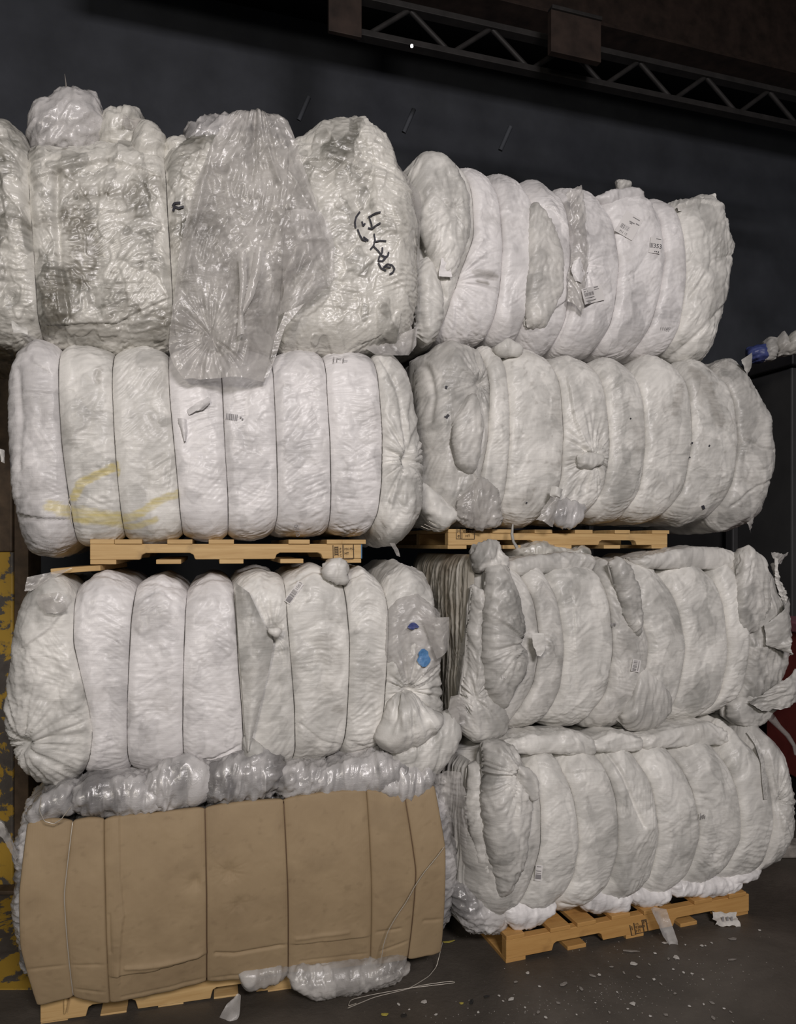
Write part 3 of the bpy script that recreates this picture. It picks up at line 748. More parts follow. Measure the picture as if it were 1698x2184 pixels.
# film rolls spilling out over the cardboard's top edge
for k, (l, r, tp, bt, sg) in enumerate((
        ([(68, 1735), (62, 1750)], [(158, 1690), (160, 1735)], [(90, 1705), (130, 1682)], 1752, 20),
        ([(150, 1700), (152, 1728)], [(345, 1690), (350, 1725)], [(190, 1668), (300, 1665)], [(200, 1742), (300, 1736)], 10),
        ([(290, 1690), (300, 1720)], [(450, 1640), (452, 1700)], [(330, 1650), (400, 1622)], [(350, 1735), (420, 1722)], 40),
        ([(440, 1640), (440, 1705)], [(605, 1630), (600, 1680)], [(480, 1622), (560, 1610)], [(480, 1722), (560, 1712)], 25),
        ([(595, 1650), (590, 1695)], [(700, 1640), (690, 1680)], [(630, 1636), (670, 1634)], [(620, 1704), (670, 1694)], 25),
        ([(660, 1660), (670, 1690)], [(890, 1650), (885, 1670)], [(730, 1628), (820, 1618)], [(740, 1700), (820, 1690)], 18),
        ([(800, 1668), (810, 1688)], [(925, 1650), (920, 1672)], [(850, 1640), (900, 1640)], [(850, 1702), (900, 1692)], 10))):
    section(fr, 'film_roll', l, r, tp, bt, 'shiny', -0.045, 0.22, 0.09, None, 0.01, 0.02, 0.05, 0.05, dict(WAD, sang=sg), 40 + k)
C = [[(57, 1756), (45, 1900), (48, 2010), (78, 2147)], [(155, 1750), (141, 1900), (156, 2128)], [(222, 1746), (228, 1900), (234, 2142)], [(437, 1722), (441, 1900), (441, 2096)],
     [(605, 1704), (612, 1900), (615, 2077)], [(782, 1684), (788, 1880), (790, 2060)], [(862, 1690), (882, 1850), (870, 2048)], [(928, 1676), (945, 1800), (944, 1900), (942, 2032)]]
CARD = dict(lump=0.0035, crum=0.0004, streak=0.0, layer=0.0005, dirt=0.22)
cf = {0: dict(folds=[([(52, 2058), (156, 2048)], 0.003, 0.004, 'v')]),
      1: dict(folds=[([(156, 2048), (232, 2048)], 0.003, 0.004, 'v'), ([(160, 2105), (225, 2112)], 0.003, 0.004, 'v')]),
      2: dict(folds=[([(255, 1750), (258, 1850), (268, 1940), (262, 1980), (257, 2070)], -0.006, 0.01, 's'), ([(235, 1940), (238, 2020)], 0.010, 0.006, 'v'),
                     ([(245, 2074), (330, 2060), (440, 2028)], 0.010, 0.006, 's'), ([(270, 2055), (340, 2048), (440, 2024)], 0.006, 0.006, 'r'), ([(260, 2125), (440, 2085)], 0.003, 0.004, 'v')],
              pinches=[(418, 1870, 0.003, 0.03, 0.012)]),
      3: dict(folds=[([(460, 2025), (500, 2026), (560, 2015), (612, 2008)], 0.008, 0.005, 'v'), ([(450, 2085), (612, 2062)], 0.003, 0.004, 'v')], pinches=[(488, 1850, 0.005, 0.035, 0.012), (510, 1915, 0.004, 0.03, 0.008)]),
      4: dict(folds=[([(622, 2005), (790, 1990)], 0.006, 0.006, 's'), ([(630, 1992), (740, 1978)], 0.004, 0.006, 'r'), ([(640, 2045), (785, 2030)], 0.003, 0.004, 'v')]),
      5: dict(folds=[([(800, 1980), (850, 1972)], 0.004, 0.005, 'v'), ([(810, 2025), (870, 2000)], 0.004, 0.005, 'v')]),
      6: dict(folds=[([(900, 1956), (944, 1952)], 0.004, 0.006, 'v')])}
ci = bale(fr, C, [1748, 1746, [(300, 1737), (380, 1728)], [(470, 1716), (560, 1708)], [(690, 1690)], [(820, 1690)], [(900, 1676)]], [None] * 7, 'card', CARD, (0, 0), 5, wire=False,
          names='cardboard_panel', extra=cf, w0=-0.055, depth=0.03, r=0.006, bow=0.045, pinch=0.010, pw=9, label=None)
for i, m in ((0, 'brightwire'), (3, 'rustwire'), (2, 'rustwire'), (5, 'rustwire')): wires(fr, ci[i], 'seamR', 0.0024, m, out=0.003)
# torn film under and beside the cardboard
section(fr, 'film_skirt', [(626, 2078), (624, 2105), (645, 2130)], [(868, 2052), (874, 2075), (850, 2100)], [(700, 2072), (790, 2062)], [(680, 2142), (760, 2128)], 'sheet', -0.105, 0.18, 0.05, None, 0.01, 0.03, 0.05, 0.05, WAD, 61)
section(fr, 'film_skirt', [(515, 2082), (512, 2090)], [(612, 2068), (612, 2082)], None, [(530, 2116), (555, 2108), (580, 2100)], 'sheet', -0.075, 0.04, 0.015, None, 0.0, 0.02, 0.03, 0.03, WAD, 62)
sheet(fr, 'film_tail', [(498, 2100), (475, 2130), (455, 2160)], [(512, 2095), (508, 2130), (475, 2168)], lambda s, t: -0.085 + 0.02 * np.sin(s * 3 + t * 4), 'thin', LOOSE, 63)
sheet(fr, 'film_tail', [(-20, 1728), (5, 1762), (38, 1835)], [(-18, 1775), (5, 1795), (30, 1840)], lambda s, t: 0.02 + 0.04 * np.sin(s * 3), 'sheet', SHINY, 64)
sheet(fr, 'film_flap', [(925, 1660), (940, 1700), (975, 1800)], [(985, 1650), (990, 1720), (985, 1800)], lambda s, t: 0.02 + 0.05 * np.sin(s * 3 + 2 * t), 'thin', SHINY, 65, ragged=0.009)
tube('loose_wire', [tuple(fr.at(x, y, -0.125)) for x, y in ((948, 1806), (930, 1830), (905, 1860), (885, 1890), (866, 1925), (845, 1955), (828, 1985), (818, 2015), (812, 2055))], 0.0016, M['brightwire'], e, 5, 60)
tube('loose_wire', [tuple(fr.at(x, y, -0.11)) for x, y in ((88, 1700), (84, 1730), (95, 1752), (115, 1757), (130, 1748), (150, 1722))], 0.0018, M['brightwire'], e, 5, 40)

# ---- left stack, second
fr = Frame(2.86, A_L, 490, 1660); BALES['L2'] = fr; e = fr.empty('film_bale')
tag(e, 'white film bale directly on the cardboard-faced one, blue scrap showing in its right end', 'bale', 'bales of plastic film')
S = [[(62, 1240), (35, 1290), (18, 1360), (10, 1420), (5, 1480), (4, 1540), (12, 1600), (28, 1650), (62, 1685)],
     [(158, 1250), (158, 1370), (175, 1440), (192, 1510), (199, 1565), (190, 1625), (172, 1665)],
     [(288, 1245), (280, 1330), (275, 1440), (272, 1550), (272, 1620), (276, 1655)], [(398, 1256), (394, 1350), (391, 1450), (390, 1550), (391, 1640)],
     [(498, 1240), (503, 1320), (508, 1420), (515, 1510), (520, 1590), (520, 1640)], [(608, 1230), (612, 1320), (620, 1420), (627, 1510), (630, 1600), (625, 1645)],
     [(735, 1232), (740, 1310), (744, 1370), (742, 1450), (738, 1550), (730, 1620)], [(822, 1240), (828, 1320), (824, 1400), (818, 1490), (815, 1550), (812, 1608)],
     [(915, 1215), (935, 1260), (945, 1330), (950, 1420), (955, 1480), (955, 1530), (935, 1600)]]
ft = lambda *p: [([*p], -0.006, 0.006, 's')]
bale(fr, S, [1222, 1222, 1230, 1228, 1218, 1208, 1208, 1198], [1690, 1662, 1655, 1650, 1655, 1632, 1620, 1612],
     ['white', 'cool', 'cool', 'cool', 'white', 'white', 'white', 'white'], dict(sang=0, dirt=0.2, tone=0.66), (0.13, 0.13), 7, extra={
    0: dict(st=dict(streak=0.002, sang=-40, tone=0.5, lump=0.012), pinches=[(48, 1588, 0.012, 0.22, 0.03)],
            folds=[([(60, 1375), (110, 1340), (140, 1300)], 0.010, 0.012, 's'), ([(50, 1590), (110, 1565), (192, 1530)], 0.008, 0.008, 'v')]),
    1: dict(folds=[([(162, 1246), (220, 1232), (285, 1243)], 0.007, 0.006, 'v')]), 2: dict(folds=[([(288, 1252), (330, 1245), (396, 1260)], 0.008, 0.006, 'v')]),
    3: dict(folds=[([(400, 1256), (450, 1238), (496, 1240)], 0.008, 0.006, 'v'), ([(400, 1625), (460, 1618), (520, 1585)], 0.008, 0.006, 'v')]),
    4: dict(pinches=[(582, 1345, 0.008, 0.12, 0.03)], st=dict(sang=70, lump=0.012)),
    5: dict(stains=[([(690, 1370), (710, 1410)], 0.05, 0.4, 'd'), ([(715, 1508), (730, 1510)], 0.02, 0.5, 'd')], folds=[([(612, 1250), (670, 1222), (735, 1236)], 0.008, 0.006, 'v'), ([(640, 1540), (680, 1575), (735, 1592)], 0.006, 0.005, 'v')], st=dict(lump=0.012)),
    6: dict(folds=[([(738, 1240), (780, 1222), (822, 1246)], 0.008, 0.006, 'v')], st=dict(streak=0.0026)),
    7: dict(pinches=[(868, 1470, 0.012, 0.2, 0.03)], st=dict(lump=0.012, tone=0.7))})
# flap drooping over the fifth bulge
sheet(fr, 'film_flap', [(500, 1240), (505, 1330), (512, 1420), (518, 1500), (524, 1590)], [(530, 1262), (562, 1330), (582, 1365), (570, 1430), (530, 1592)], lambda s, t: -0.052 - 0.02 * np.sin(s * 3), 'white', dict(tone=0.35, sang=70), 71)
section(fr, 'film_knot', [(572, 1340), (575, 1350)], [(596, 1345), (592, 1362)], None, None, 'white', -0.10, 0.06, 0.02, None, 0, 0.01, 0.015, 0.015, LOOSE, 72)
section(fr, 'film_pleat', [(522, 1575), (524, 1620)], [(560, 1600), (562, 1640)], None, None, 'white', -0.05, 0.06, 0.03, None, 0, 0.01, 0.02, 0.02, dict(tone=0.4), 73)
# tied bag at the right end, with blue scraps inside
section(fr, 'film_bag', [(828, 1300), (822, 1400), (860, 1468)], [(938, 1310), (948, 1400), (905, 1468)], [(850, 1275), (890, 1262)], None, 'thin', -0.035, 0.08, 0.04, None, 0.01, 0.02, 0.04, 0.04, dict(LOOSE, tone=0.4), 74, [(868, 1472, 0.012, 0.2, 0.02)])
ribbon(fr, 'blue_scrap', [(870, 1338), (885, 1334), (893, 1338)], [3, 13, 16, 9, 4], 'navy', 0.010)
ribbon(fr, 'blue_scrap', [(902, 1384), (904, 1400), (905, 1422)], [6, 22, 20, 30, 24, 8], 'blue', 0.010)
section(fr, 'film_bag', [(862, 1474), (830, 1530), (812, 1580), (822, 1605)], [(872, 1474), (915, 1520), (952, 1530), (938, 1575)], None, [(845, 1618), (890, 1605)], 'white', -0.09, 0.18, 0.08, None, 0.02, 0.02, 0.07, 0.07,
        dict(LOOSE, sang=80, tone=0.75, crum=0.002), 75, [(868, 1474, 0.012, 0.3, 0.02)])
section(fr, 'film_bag', [(842, 1600), (835, 1625), (870, 1656)], [(985, 1520), (990, 1575), (950, 1645)], [(900, 1570), (945, 1530)], [(930, 1660)], 'white', -0.05, 0.14, 0.06, None, 0.01, 0.02, 0.06, 0.06,
        dict(LOOSE, sang=70, tone=0.45, crum=0.002), 76)
sheet(fr, 'film_flap', [(885, 1312), (895, 1330), (920, 1400)], [(945, 1312), (946, 1350), (942, 1380)], lambda s, t: -0.07 - 0.02 * np.sin(3 * s), 'sheet', LOOSE, 77)
sheet(fr, 'film_flap', [(955, 1480), (950, 1510), (960, 1530)], [(978, 1478), (990, 1510), (985, 1545)], lambda s, t: -0.03 + 0.0 * s, 'sheet', LOOSE, 78, ragged=0.009)
sheet(fr, 'film_tail', [(85, 1265), (92, 1290), (105, 1304)], [(130, 1262), (152, 1280), (150, 1300)], lambda s, t: -0.06 - 0.01 * np.sin(3 * s), 'sheet', dict(LOOSE, dirt=0.4), 79, ragged=0.01)
sheet(fr, 'film_flap', [(52, 1232), (46, 1262)], [(150, 1212), (60, 1262)], lambda s, t: 0.05 + 0.0 * s, 'sheet', LOOSE, 80)
section(fr, 'film_knot', [(700, 1212), (702, 1230)], [(738, 1212), (735, 1236)], [(712, 1198), (728, 1204)], [(720, 1234)], 'grey', -0.02, 0.06, 0.03, None, 0, 0.01, 0.02, 0.02, WAD, 81)
label_patch(fr, 'barcode_label', (627, 1264), (52, 14), -55, [(.05, .3, .1, .9)], (.32, .62, .1, .9, 14), 'paper', [('1063', .64, .75, .5)], 'greyink')

# ---- left stack, third
fr = Frame(2.90, A_L, 455, 1155); BALES['L3'] = fr; e = fr.empty('film_bale')
tag(e, 'white film bale with yellow streaks at its lower left, third up the left stack', 'bale', 'bales of plastic film')
S = [[(12, 738), (4, 800), (4, 880), (10, 960), (14, 1020), (22, 1090), (32, 1150), (50, 1182)], [(124, 737), (127, 850), (135, 960), (148, 1060), (155, 1110), (158, 1162)],
     [(240, 745), (240, 830), (247, 960), (253, 1040), (260, 1110), (262, 1150)], [(358, 748), (362, 850), (372, 950), (380, 1040), (385, 1110), (388, 1145)],
     [(468, 752), (474, 830), (480, 960), (486, 1060), (487, 1145)], [(580, 756), (584, 830), (588, 930), (592, 1050), (592, 1110), (588, 1138)],
     [(693, 752), (697, 850), (702, 950), (705, 1050), (705, 1136)], [(800, 754), (808, 850), (813, 930), (812, 1030), (806, 1100), (797, 1135)],
     [(868, 762), (890, 830), (905, 910), (910, 1000), (905, 1070), (890, 1130), (862, 1160)]]
bale(fr, S, [719, 733, 733, 742, 742, 744, 745, 748], [1186, 1164, 1160, 1153, 1150, 1143, 1142, 1164], ['cool', 'white', 'white', 'cool', 'cool', 'cool', 'cool', 'white'],
     dict(sang=-14, dirt=0.16, tone=0.68, lump=0.005), (0.12, 0.14), 11, extra={
    0: dict(mat='cool', st=dict(tone=0.45, lump=0.010, sang=-30, dirt=0.1), stains=[([(112, 1080), (152, 1092)], 0.024, 0.75, 'yel')], folds=[([(40, 790), (48, 900), (42, 1000)], 0.008, 0.012, 'v'), ([(62, 1098), (100, 1105), (150, 1106)], 0.012, 0.008, 's'), ([(70, 838), (125, 840)], 0.005, 0.006, 's')]),
    1: dict(label='white film section crossed by broad yellow streaks', st=dict(sang=-6, streak=0.0022), stains=[([(160, 1062), (178, 1030), (208, 1016), (242, 1000)], 0.017, 0.85, 'yel'), ([(155, 1096), (200, 1102), (262, 1108)], 0.030, 0.85, 'yel'), ([(208, 800), (214, 790), (210, 818)], 0.014, 0.5, 'd')], folds=[([(210, 795), (205, 810), (212, 822)], 0.004, 0.005, 'v')]), 2: dict(st=dict(sang=35, streak=0.0022), stains=[([(250, 1012), (248, 990)], 0.014, 0.8, 'yel'), ([(258, 1110), (305, 1092), (345, 1066), (380, 1054)], 0.017, 0.8, 'yel'), ([(260, 1122), (300, 1120), (332, 1108)], 0.012, 0.7, 'yel')]), 3: dict(st=dict(sang=38)),
    4: dict(st=dict(sang=30)), 5: dict(st=dict(sang=8, streak=0.0024)), 6: dict(st=dict(sang=-2, streak=0.0024)),
    7: dict(st=dict(lump=0.012, tone=0.5, sang=60, dirt=0.1), pinches=[(868, 985, 0.012, 0.22, 0.035)], folds=[([(815, 760), (850, 850), (868, 985)], 0.012, 0.01, 'v'), ([(868, 985), (872, 1060), (830, 1130)], 0.010, 0.012, 's')])})
tube('wire_tail', [tuple(fr.at(x, y, -0.075)) for x, y in ((150, 1060), (146, 1072), (152, 1085), (150, 1100), (154, 1118))], 0.002, M['brightwire'], e, 5, 24)
# torn scraps at the seam between the third and fourth bulges
sheet(fr, 'torn_film', [(398, 878), (405, 890), (415, 882)], [(445, 850), (450, 862), (430, 880)], lambda s, t: -0.04 - 0.012 * np.sin(3 * s), 'cool', dict(LOOSE, tone=0.8, crum=0.001, streak=0.001, lump=0.003), 91, ragged=0.009)
sheet(fr, 'torn_film', [(378, 895), (385, 920), (392, 945)], [(400, 898), (400, 925), (397, 945)], lambda s, t: -0.04 - 0.014 * np.sin(3 * s), 'cool', dict(LOOSE, tone=0.8, crum=0.001, streak=0.001, lump=0.003), 92, ragged=0.009)
sheet(fr, 'film_tail', [(832, 1158), (842, 1172), (848, 1185)], [(842, 1158), (852, 1172), (856, 1188)], lambda s, t: 0.02 + 0.0 * s, 'sheet', LOOSE, 93)
sheet(fr, 'torn_film', [(-4, 955), (0, 975), (6, 985)], [(10, 960), (14, 975), (14, 988)], lambda s, t: 0.0 - 0.02 * np.sin(3 * s), 'white', LOOSE, 94, ragged=0.01)
sheet(fr, 'torn_film', [(32, 690), (34, 716)], [(62, 708), (64, 718)], lambda s, t: -0.03 + 0.0 * s, 'white', LOOSE, 95, ragged=0.009)
label_patch(fr, 'faded_print', (502, 890), (44, 16), 8, [(.72, .8, .3, .5), (.82, .9, .5, .7)], (.05, .6, .1, .9, 9), None, None, 'greyink')
label_patch(fr, 'faded_print', (728, 768), (34, 12), 4, [(.0, .05, 0, 1), (.2, .5, .2, .3), (.2, .25, .2, .9), (.6, .65, .1, .9), (.6, .9, .5, .6)], None, None, None, 'greyink')
label_patch(fr, 'faded_print', (633, 1130), (22, 10), 78, [], None, None, [('0770', .0, .95, .9)], 'greyink')

# ---- left stack, top: rough clear film
fr = Frame(2.92, A_L, 455, 740); BALES['L4'] = fr; e = fr.empty('clear_film_bale')
tag(e, 'crumpled clear film bale with black handwriting on top of the left stack', 'bale', 'bales of plastic film')
S = [[(-130, 300), (-135, 450), (-130, 600), (-120, 715)], [(56, 300), (66, 420), (76, 560), (84, 722)], [(348, 318), (355, 420), (364, 560), (374, 732)], [(618, 300), (610, 420), (602, 560), (590, 740)],
     [(838, 290), (868, 360), (890, 430), (897, 520), (896, 620), (885, 700), (850, 740)]]
bale(fr, S, [[(0, 248)], [(120, 312), (220, 305), (310, 300)], [(400, 292), (480, 285), (560, 280)], [(700, 262), (770, 251), (815, 265)]], [722, 737, 744, 748], 'clear', dict(CLEAR, sang=10), (0.12, 0.13), 17, extra={
    0: dict(st=dict(tone=0.5), folds=[([(-20, 300), (20, 298), (60, 330)], 0.014, 0.012, 'v')]),
    1: dict(st=dict(dirt=0.45, tone=0.5, crum=0.003), stains=[([(165, 480), (190, 540), (180, 590)], 0.06, 0.75, 'd'), ([(120, 620), (140, 690)], 0.06, 0.6, 'd'), ([(90, 700), (350, 712)], 0.03, 0.5, 'd')], folds=[([(126, 380), (128, 480), (135, 600), (150, 680)], 0.016, 0.012, 'v'), ([(70, 400), (130, 380), (230, 350), (330, 380)], 0.012, 0.012, 's'), ([(150, 690), (250, 690), (360, 640)], 0.010, 0.012, 's')]),
    2: dict(st=dict(tone=0.42)),
    3: dict(label='lighter crumpled film section with black handwriting', mat='clear', st=dict(tone=0.66, crum=0.0024, dirt=0.2), folds=[([(625, 345), (700, 350), (800, 390), (890, 420)], 0.010, 0.01, 's'), ([(650, 300), (760, 340), (880, 400)], 0.010, 0.014, 'v')])},
    r=0.10, bow=0.045, res=0.0033)
section(fr, 'film_lump', [(55, 240), (52, 280), (60, 305)], [(205, 215), (212, 260), (190, 300)], [(66, 218), (82, 204), (98, 208), (120, 186), (150, 182), (188, 182), (200, 190)], None, 'shiny', 0.03, 0.3, 0.10, None, 0.01, 0.02, 0.08, 0.08, dict(WAD, tone=0.6, dirt=0.1), 101)
section(fr, 'film_lump', [(200, 268), (205, 305)], [(300, 240), (296, 300)], [(215, 250), (228, 232), (250, 240), (275, 228), (290, 234)], None, 'clear', 0.06, 0.3, 0.09, None, 0.01, 0.02, 0.07, 0.07, dict(WAD, tone=0.4), 102)
section(fr, 'film_lump', [(280, 290), (285, 330), (282, 345)], [(330, 262), (350, 300), (350, 350)], [(305, 252)], None, 'clear', -0.01, 0.3, 0.08, None, 0.01, 0.02, 0.06, 0.06, dict(WAD, tone=0.75), 103)
section(fr, 'film_lump', [(160, 255), (165, 300)], [(235, 245), (236, 290)], [(200, 234)], None, 'shiny', 0.10, 0.3, 0.09, None, 0.01, 0.02, 0.06, 0.06, WAD, 104)
sheet(fr, 'film_flap', [(262, 240), (258, 262)], [(305, 234), (296, 262)], lambda s, t: 0.03 + 0.05 * s, 'sheet', dict(CLEAR, dirt=0.5), 105, ragged=0.009)
section(fr, 'film_lump', [(398, 262), (395, 330)], [(520, 250), (500, 320)], [(430, 254), (480, 246)], None, 'shiny', 0.03, 0.3, 0.09, None, 0.01, 0.02, 0.06, 0.06, dict(WAD, sang=50), 106)
section(fr, 'film_lump', [(355, 312), (352, 360)], [(400, 292), (405, 350)], [(375, 300)], None, 'clear', 0.02, 0.3, 0.09, None, 0.01, 0.02, 0.05, 0.05, WAD, 107)
tube('film_wisp', [tuple(fr.at(x, y, 0.15)) for x, y in ((142, 205), (141, 180), (138, 158))], [0.004, 0.003, 0.001], M['greyscrap'], e, 5, 10)
sheet(fr, 'film_flap', [(845, 340), (880, 420), (893, 520), (897, 640), (880, 745)], [(868, 350), (908, 400), (905, 500), (903, 640), (890, 742)], lambda s, t: 0.02 + 0.05 * s, 'sheet', dict(LOOSE, dirt=0.35), 108)
sheet(fr, 'film_flap', [(780, 740), (800, 752), (850, 756)], [(898, 690), (895, 730), (880, 750)], lambda s, t: 0.02 + 0.04 * s, 'thin', LOOSE, 109)
SCR = [[(768, 451), (760, 462), (757, 474), (759, 486)], [(763, 489), (767, 500), (773, 511), (782, 514)], [(785, 464), (800, 455), (812, 452)], [(788, 465), (793, 480), (793, 488), (785, 486)], [(793, 488), (803, 480), (812, 475)],
       [(772, 472), (775, 482), (779, 476)], [(798, 498), (800, 512), (797, 524), (790, 532)], [(797, 516), (812, 513), (824, 514)], [(796, 524), (806, 534), (814, 544), (824, 549)], [(824, 549), (815, 557), (807, 556), (810, 545)], [(829, 537), (828, 545), (818, 550)],
       [(807, 560), (813, 572), (824, 577)], [(817, 571), (826, 563), (836, 565), (842, 573), (838, 581), (831, 585)], [(822, 569), (834, 570)], [(775, 505), (786, 513)], [(816, 527), (815, 540)]]
merge_strips(fr, 'marker_scrawl', SCR, 3.6, 'ink', 0.005, e, 5)
merge_strips(fr, 'marker_scrawl', [[(368, 440), (372, 433), (385, 432)], [(372, 440), (380, 444), (392, 440)], [(369, 450), (372, 442)]], 5, 'ink', 0.006, e, 5)

# big clear sheet hanging off the top
def wf(s, t):
    return 0.10 * (1 - sstep(t, 0, 0.10)) - 0.085 - 0.05 * np.sin(math.pi * s) * (0.4 + 0.6 * t) - 0.02 * np.sin(s * 9 + 2 * t) * sstep(t, 0.1, 0.4)
HANG = dict(lump=0.016, crum=0.0022, streak=0.0045, sfreq=26, sang=72, layer=0.002, dirt=0.06, tone=0.45, tvar=1.2)
o = sheet(fr, 'plastic_sheet', [(535, 236), (492, 266), (455, 330), (425, 400), (400, 480), (386, 560), (376, 640), (366, 720), (362, 765), (378, 805), (395, 822)],
          [(560, 236), (606, 275), (640, 370), (664, 440), (690, 500), (700, 545), (640, 580), (600, 640), (590, 700), (580, 760), (560, 824)], wf, 'sheet', HANG, 111, 0.004,
          pinches=[(450, 735, 0.010, 0.18, 0.01), (545, 225, 0.010, 0.5, 0.0)], folds=[([(455, 330), (420, 480), (400, 620)], -0.012, 0.012, 'v'), ([(545, 250), (560, 330), (590, 420)], -0.012, 0.012, 'v'), ([(610, 400), (660, 470), (690, 530)], -0.01, 0.008, 'v')])
def free(o, fr, name, label, cat, kids=()):
    r = bpy.data.objects.new(name, None); COL.objects.link(r); r.location = fr.o.location; r.rotation_euler = fr.o.rotation_euler
    for k in (o, *kids): k.parent = r
    tag(r, label, cat); return r
o.name = 'sheet_body'
o2 = sheet(fr, 'sheet_fold', [(600, 480), (595, 560), (600, 640), (590, 690)], [(688, 480), (704, 545), (704, 620), (640, 672)], lambda s, t: -0.10 - 0.04 * np.sin(math.pi * s), 'thin', HANG, 112,
           folds=[([(640, 545), (680, 538), (702, 555), (700, 620)], -0.012, 0.008, 'v')])
o3 = sheet(fr, 'sheet_tail', [(504, 575), (508, 640), (505, 690), (502, 745)], [(520, 572), (522, 630), (514, 690), (517, 740)], lambda s, t: -0.17 - 0.01 * np.sin(3 * s), 'sheet', dict(LOOSE, tone=0.95), 113)
o4 = sheet(fr, 'sheet_tail', [(540, 560), (532, 610), (520, 660), (508, 700)], [(556, 562), (552, 610), (535, 665), (514, 702)], lambda s, t: -0.165 - 0.01 * np.sin(3 * s), 'sheet', dict(LOOSE, tone=0.95), 114)
o5 = sheet(fr, 'sheet_fold', [(600, 690), (580, 740), (572, 780), (558, 824)], [(640, 672), (600, 720), (585, 770), (566, 822)], lambda s, t: -0.14 + 0.0 * s, 'sheet', LOOSE, 115)
free(o, fr, 'plastic_sheet', 'large loose clear plastic sheet hanging down from the crumpled top left bale', 'plastic sheet', (o2, o3, o4, o5))

# ---- right stack, bottom
fr = Frame(2.79, A_R, 1340, 1960); BALES['R1'] = fr; e = fr.empty('film_bale')
tag(e, 'bulging white film bale on the orange-toned pallet at the bottom of the right stack', 'bale', 'bales of plastic film')
S = [[(1012, 1625), (1000, 1700), (998, 1800), (1005, 1900), (1020, 1965)], [(1130, 1620), (1145, 1700), (1140, 1800), (1120, 1880), (1090, 1975)], [(1195, 1612), (1215, 1700), (1222, 1780), (1215, 1860), (1180, 1955)],
     [(1285, 1602), (1303, 1700), (1305, 1800), (1290, 1880), (1258, 1945)], [(1360, 1600), (1382, 1680), (1390, 1770), (1382, 1850), (1355, 1925)],
     [(1435, 1592), (1465, 1680), (1478, 1770), (1465, 1840), (1435, 1912)], [(1540, 1590), (1560, 1690), (1565, 1780), (1540, 1850), (1508, 1902)],
     [(1600, 1575), (1625, 1650), (1632, 1750), (1620, 1840), (1585, 1892)], [(1655, 1555), (1685, 1620), (1697, 1700), (1692, 1780), (1668, 1840), (1632, 1885)]]
bale(fr, S, [1595, 1595, 1590, 1580, 1572, 1562, 1545, 1542], [1985, 1972, 1968, 1958, 1945, 1925, 1905, 1895], ['grey', 'white', 'white', 'white', 'white', 'white', 'white', 'grey'],
     dict(sang=5, dirt=0.12, tone=0.62, lump=0.008), (0.12, 0.13), 23, pinch=0.028, pw=4, bow=0.07, r=0.13, extra={
    1: dict(folds=[([(1125, 1640), (1160, 1632), (1200, 1645)], 0.01, 0.008, 's'), ([(1100, 1925), (1150, 1938), (1190, 1935)], 0.010, 0.006, 'v')]),
    2: dict(folds=[([(1205, 1648), (1250, 1640), (1292, 1645)], 0.010, 0.008, 's'), ([(1200, 1928), (1260, 1930)], 0.009, 0.006, 'v')], st=dict(sang=35)),
    3: dict(folds=[([(1300, 1600), (1330, 1690), (1352, 1750)], 0.012, 0.008, 'v')], st=dict(sang=70, streak=0.0022)), 5: dict(st=dict(sang=-35, streak=0.0022)), 6: dict(st=dict(sang=-20)),
    7: dict(pinches=[(1634, 1705, 0.012, 0.2, 0.03)], st=dict(lump=0.012, sang=70))})
section(fr, 'film_bag', [(1050, 1600), (1037, 1700), (1048, 1800), (1064, 1880), (1074, 1930)], [(1112, 1600), (1130, 1690), (1134, 1740), (1132, 1810), (1112, 1880), (1082, 1936)], [(1078, 1590)], None, 'grey', -0.09, 0.16, 0.07, None, 0.03, 0.02, 0.06, 0.06,
        dict(LOOSE, tone=0.4, sang=80, dirt=0.05), 121, [(1110, 1652, 0.012, 0.25, 0.03)])
section(fr, 'film_knot', [(1112, 1640), (1115, 1680)], [(1150, 1675), (1152, 1705)], [(1135, 1645)], [(1140, 1712)], 'grey', -0.125, 0.05, 0.03, None, 0, 0.01, 0.02, 0.02, LOOSE, 122)
section(fr, 'film_fold', [(1008, 1640), (1000, 1750), (1020, 1850), (1060, 1935)], [(1042, 1620), (1036, 1720), (1048, 1810), (1075, 1935)], None, None, 'grey', -0.025, 0.10, 0.06, None, 0.02, 0.02, 0.05, 0.05, dict(FOLD, tone=0.55, sang=80), 123)
section(fr, 'film_skirt', [(978, 1900), (985, 1965)], [(1085, 1930), (1092, 1985)], None, [(1010, 1990), (1060, 2000)], 'shiny', 0.0, 0.2, 0.06, None, 0.0, 0.02, 0.06, 0.06, WAD, 124)
for k, (l, r, bt) in enumerate((([(1080, 1930), (1082, 1965)], [(1190, 1930), (1180, 1955)], [(1110, 1985), (1150, 1975)]), ([(1250, 1905), (1250, 1945)], [(1352, 1905), (1350, 1945)], [(1280, 1955), (1330, 1952)]),
                               ([(1352, 1900), (1352, 1930)], [(1438, 1895), (1432, 1925)], [(1390, 1940)]), ([(1440, 1885), (1440, 1910)], [(1590, 1875), (1582, 1898)], [(1500, 1915), (1550, 1908)]), ([(1560, 1870), (1562, 1888)], [(1630, 1855), (1620, 1875)], None))):
    section(fr, 'film_hem', l, r, None, bt, 'cool', -0.015, 0.12, 0.03, None, 0.005, 0.015, 0.03, 0.03, dict(LOOSE, tone=0.68, sang=10, crum=0.0045), 125 + k)
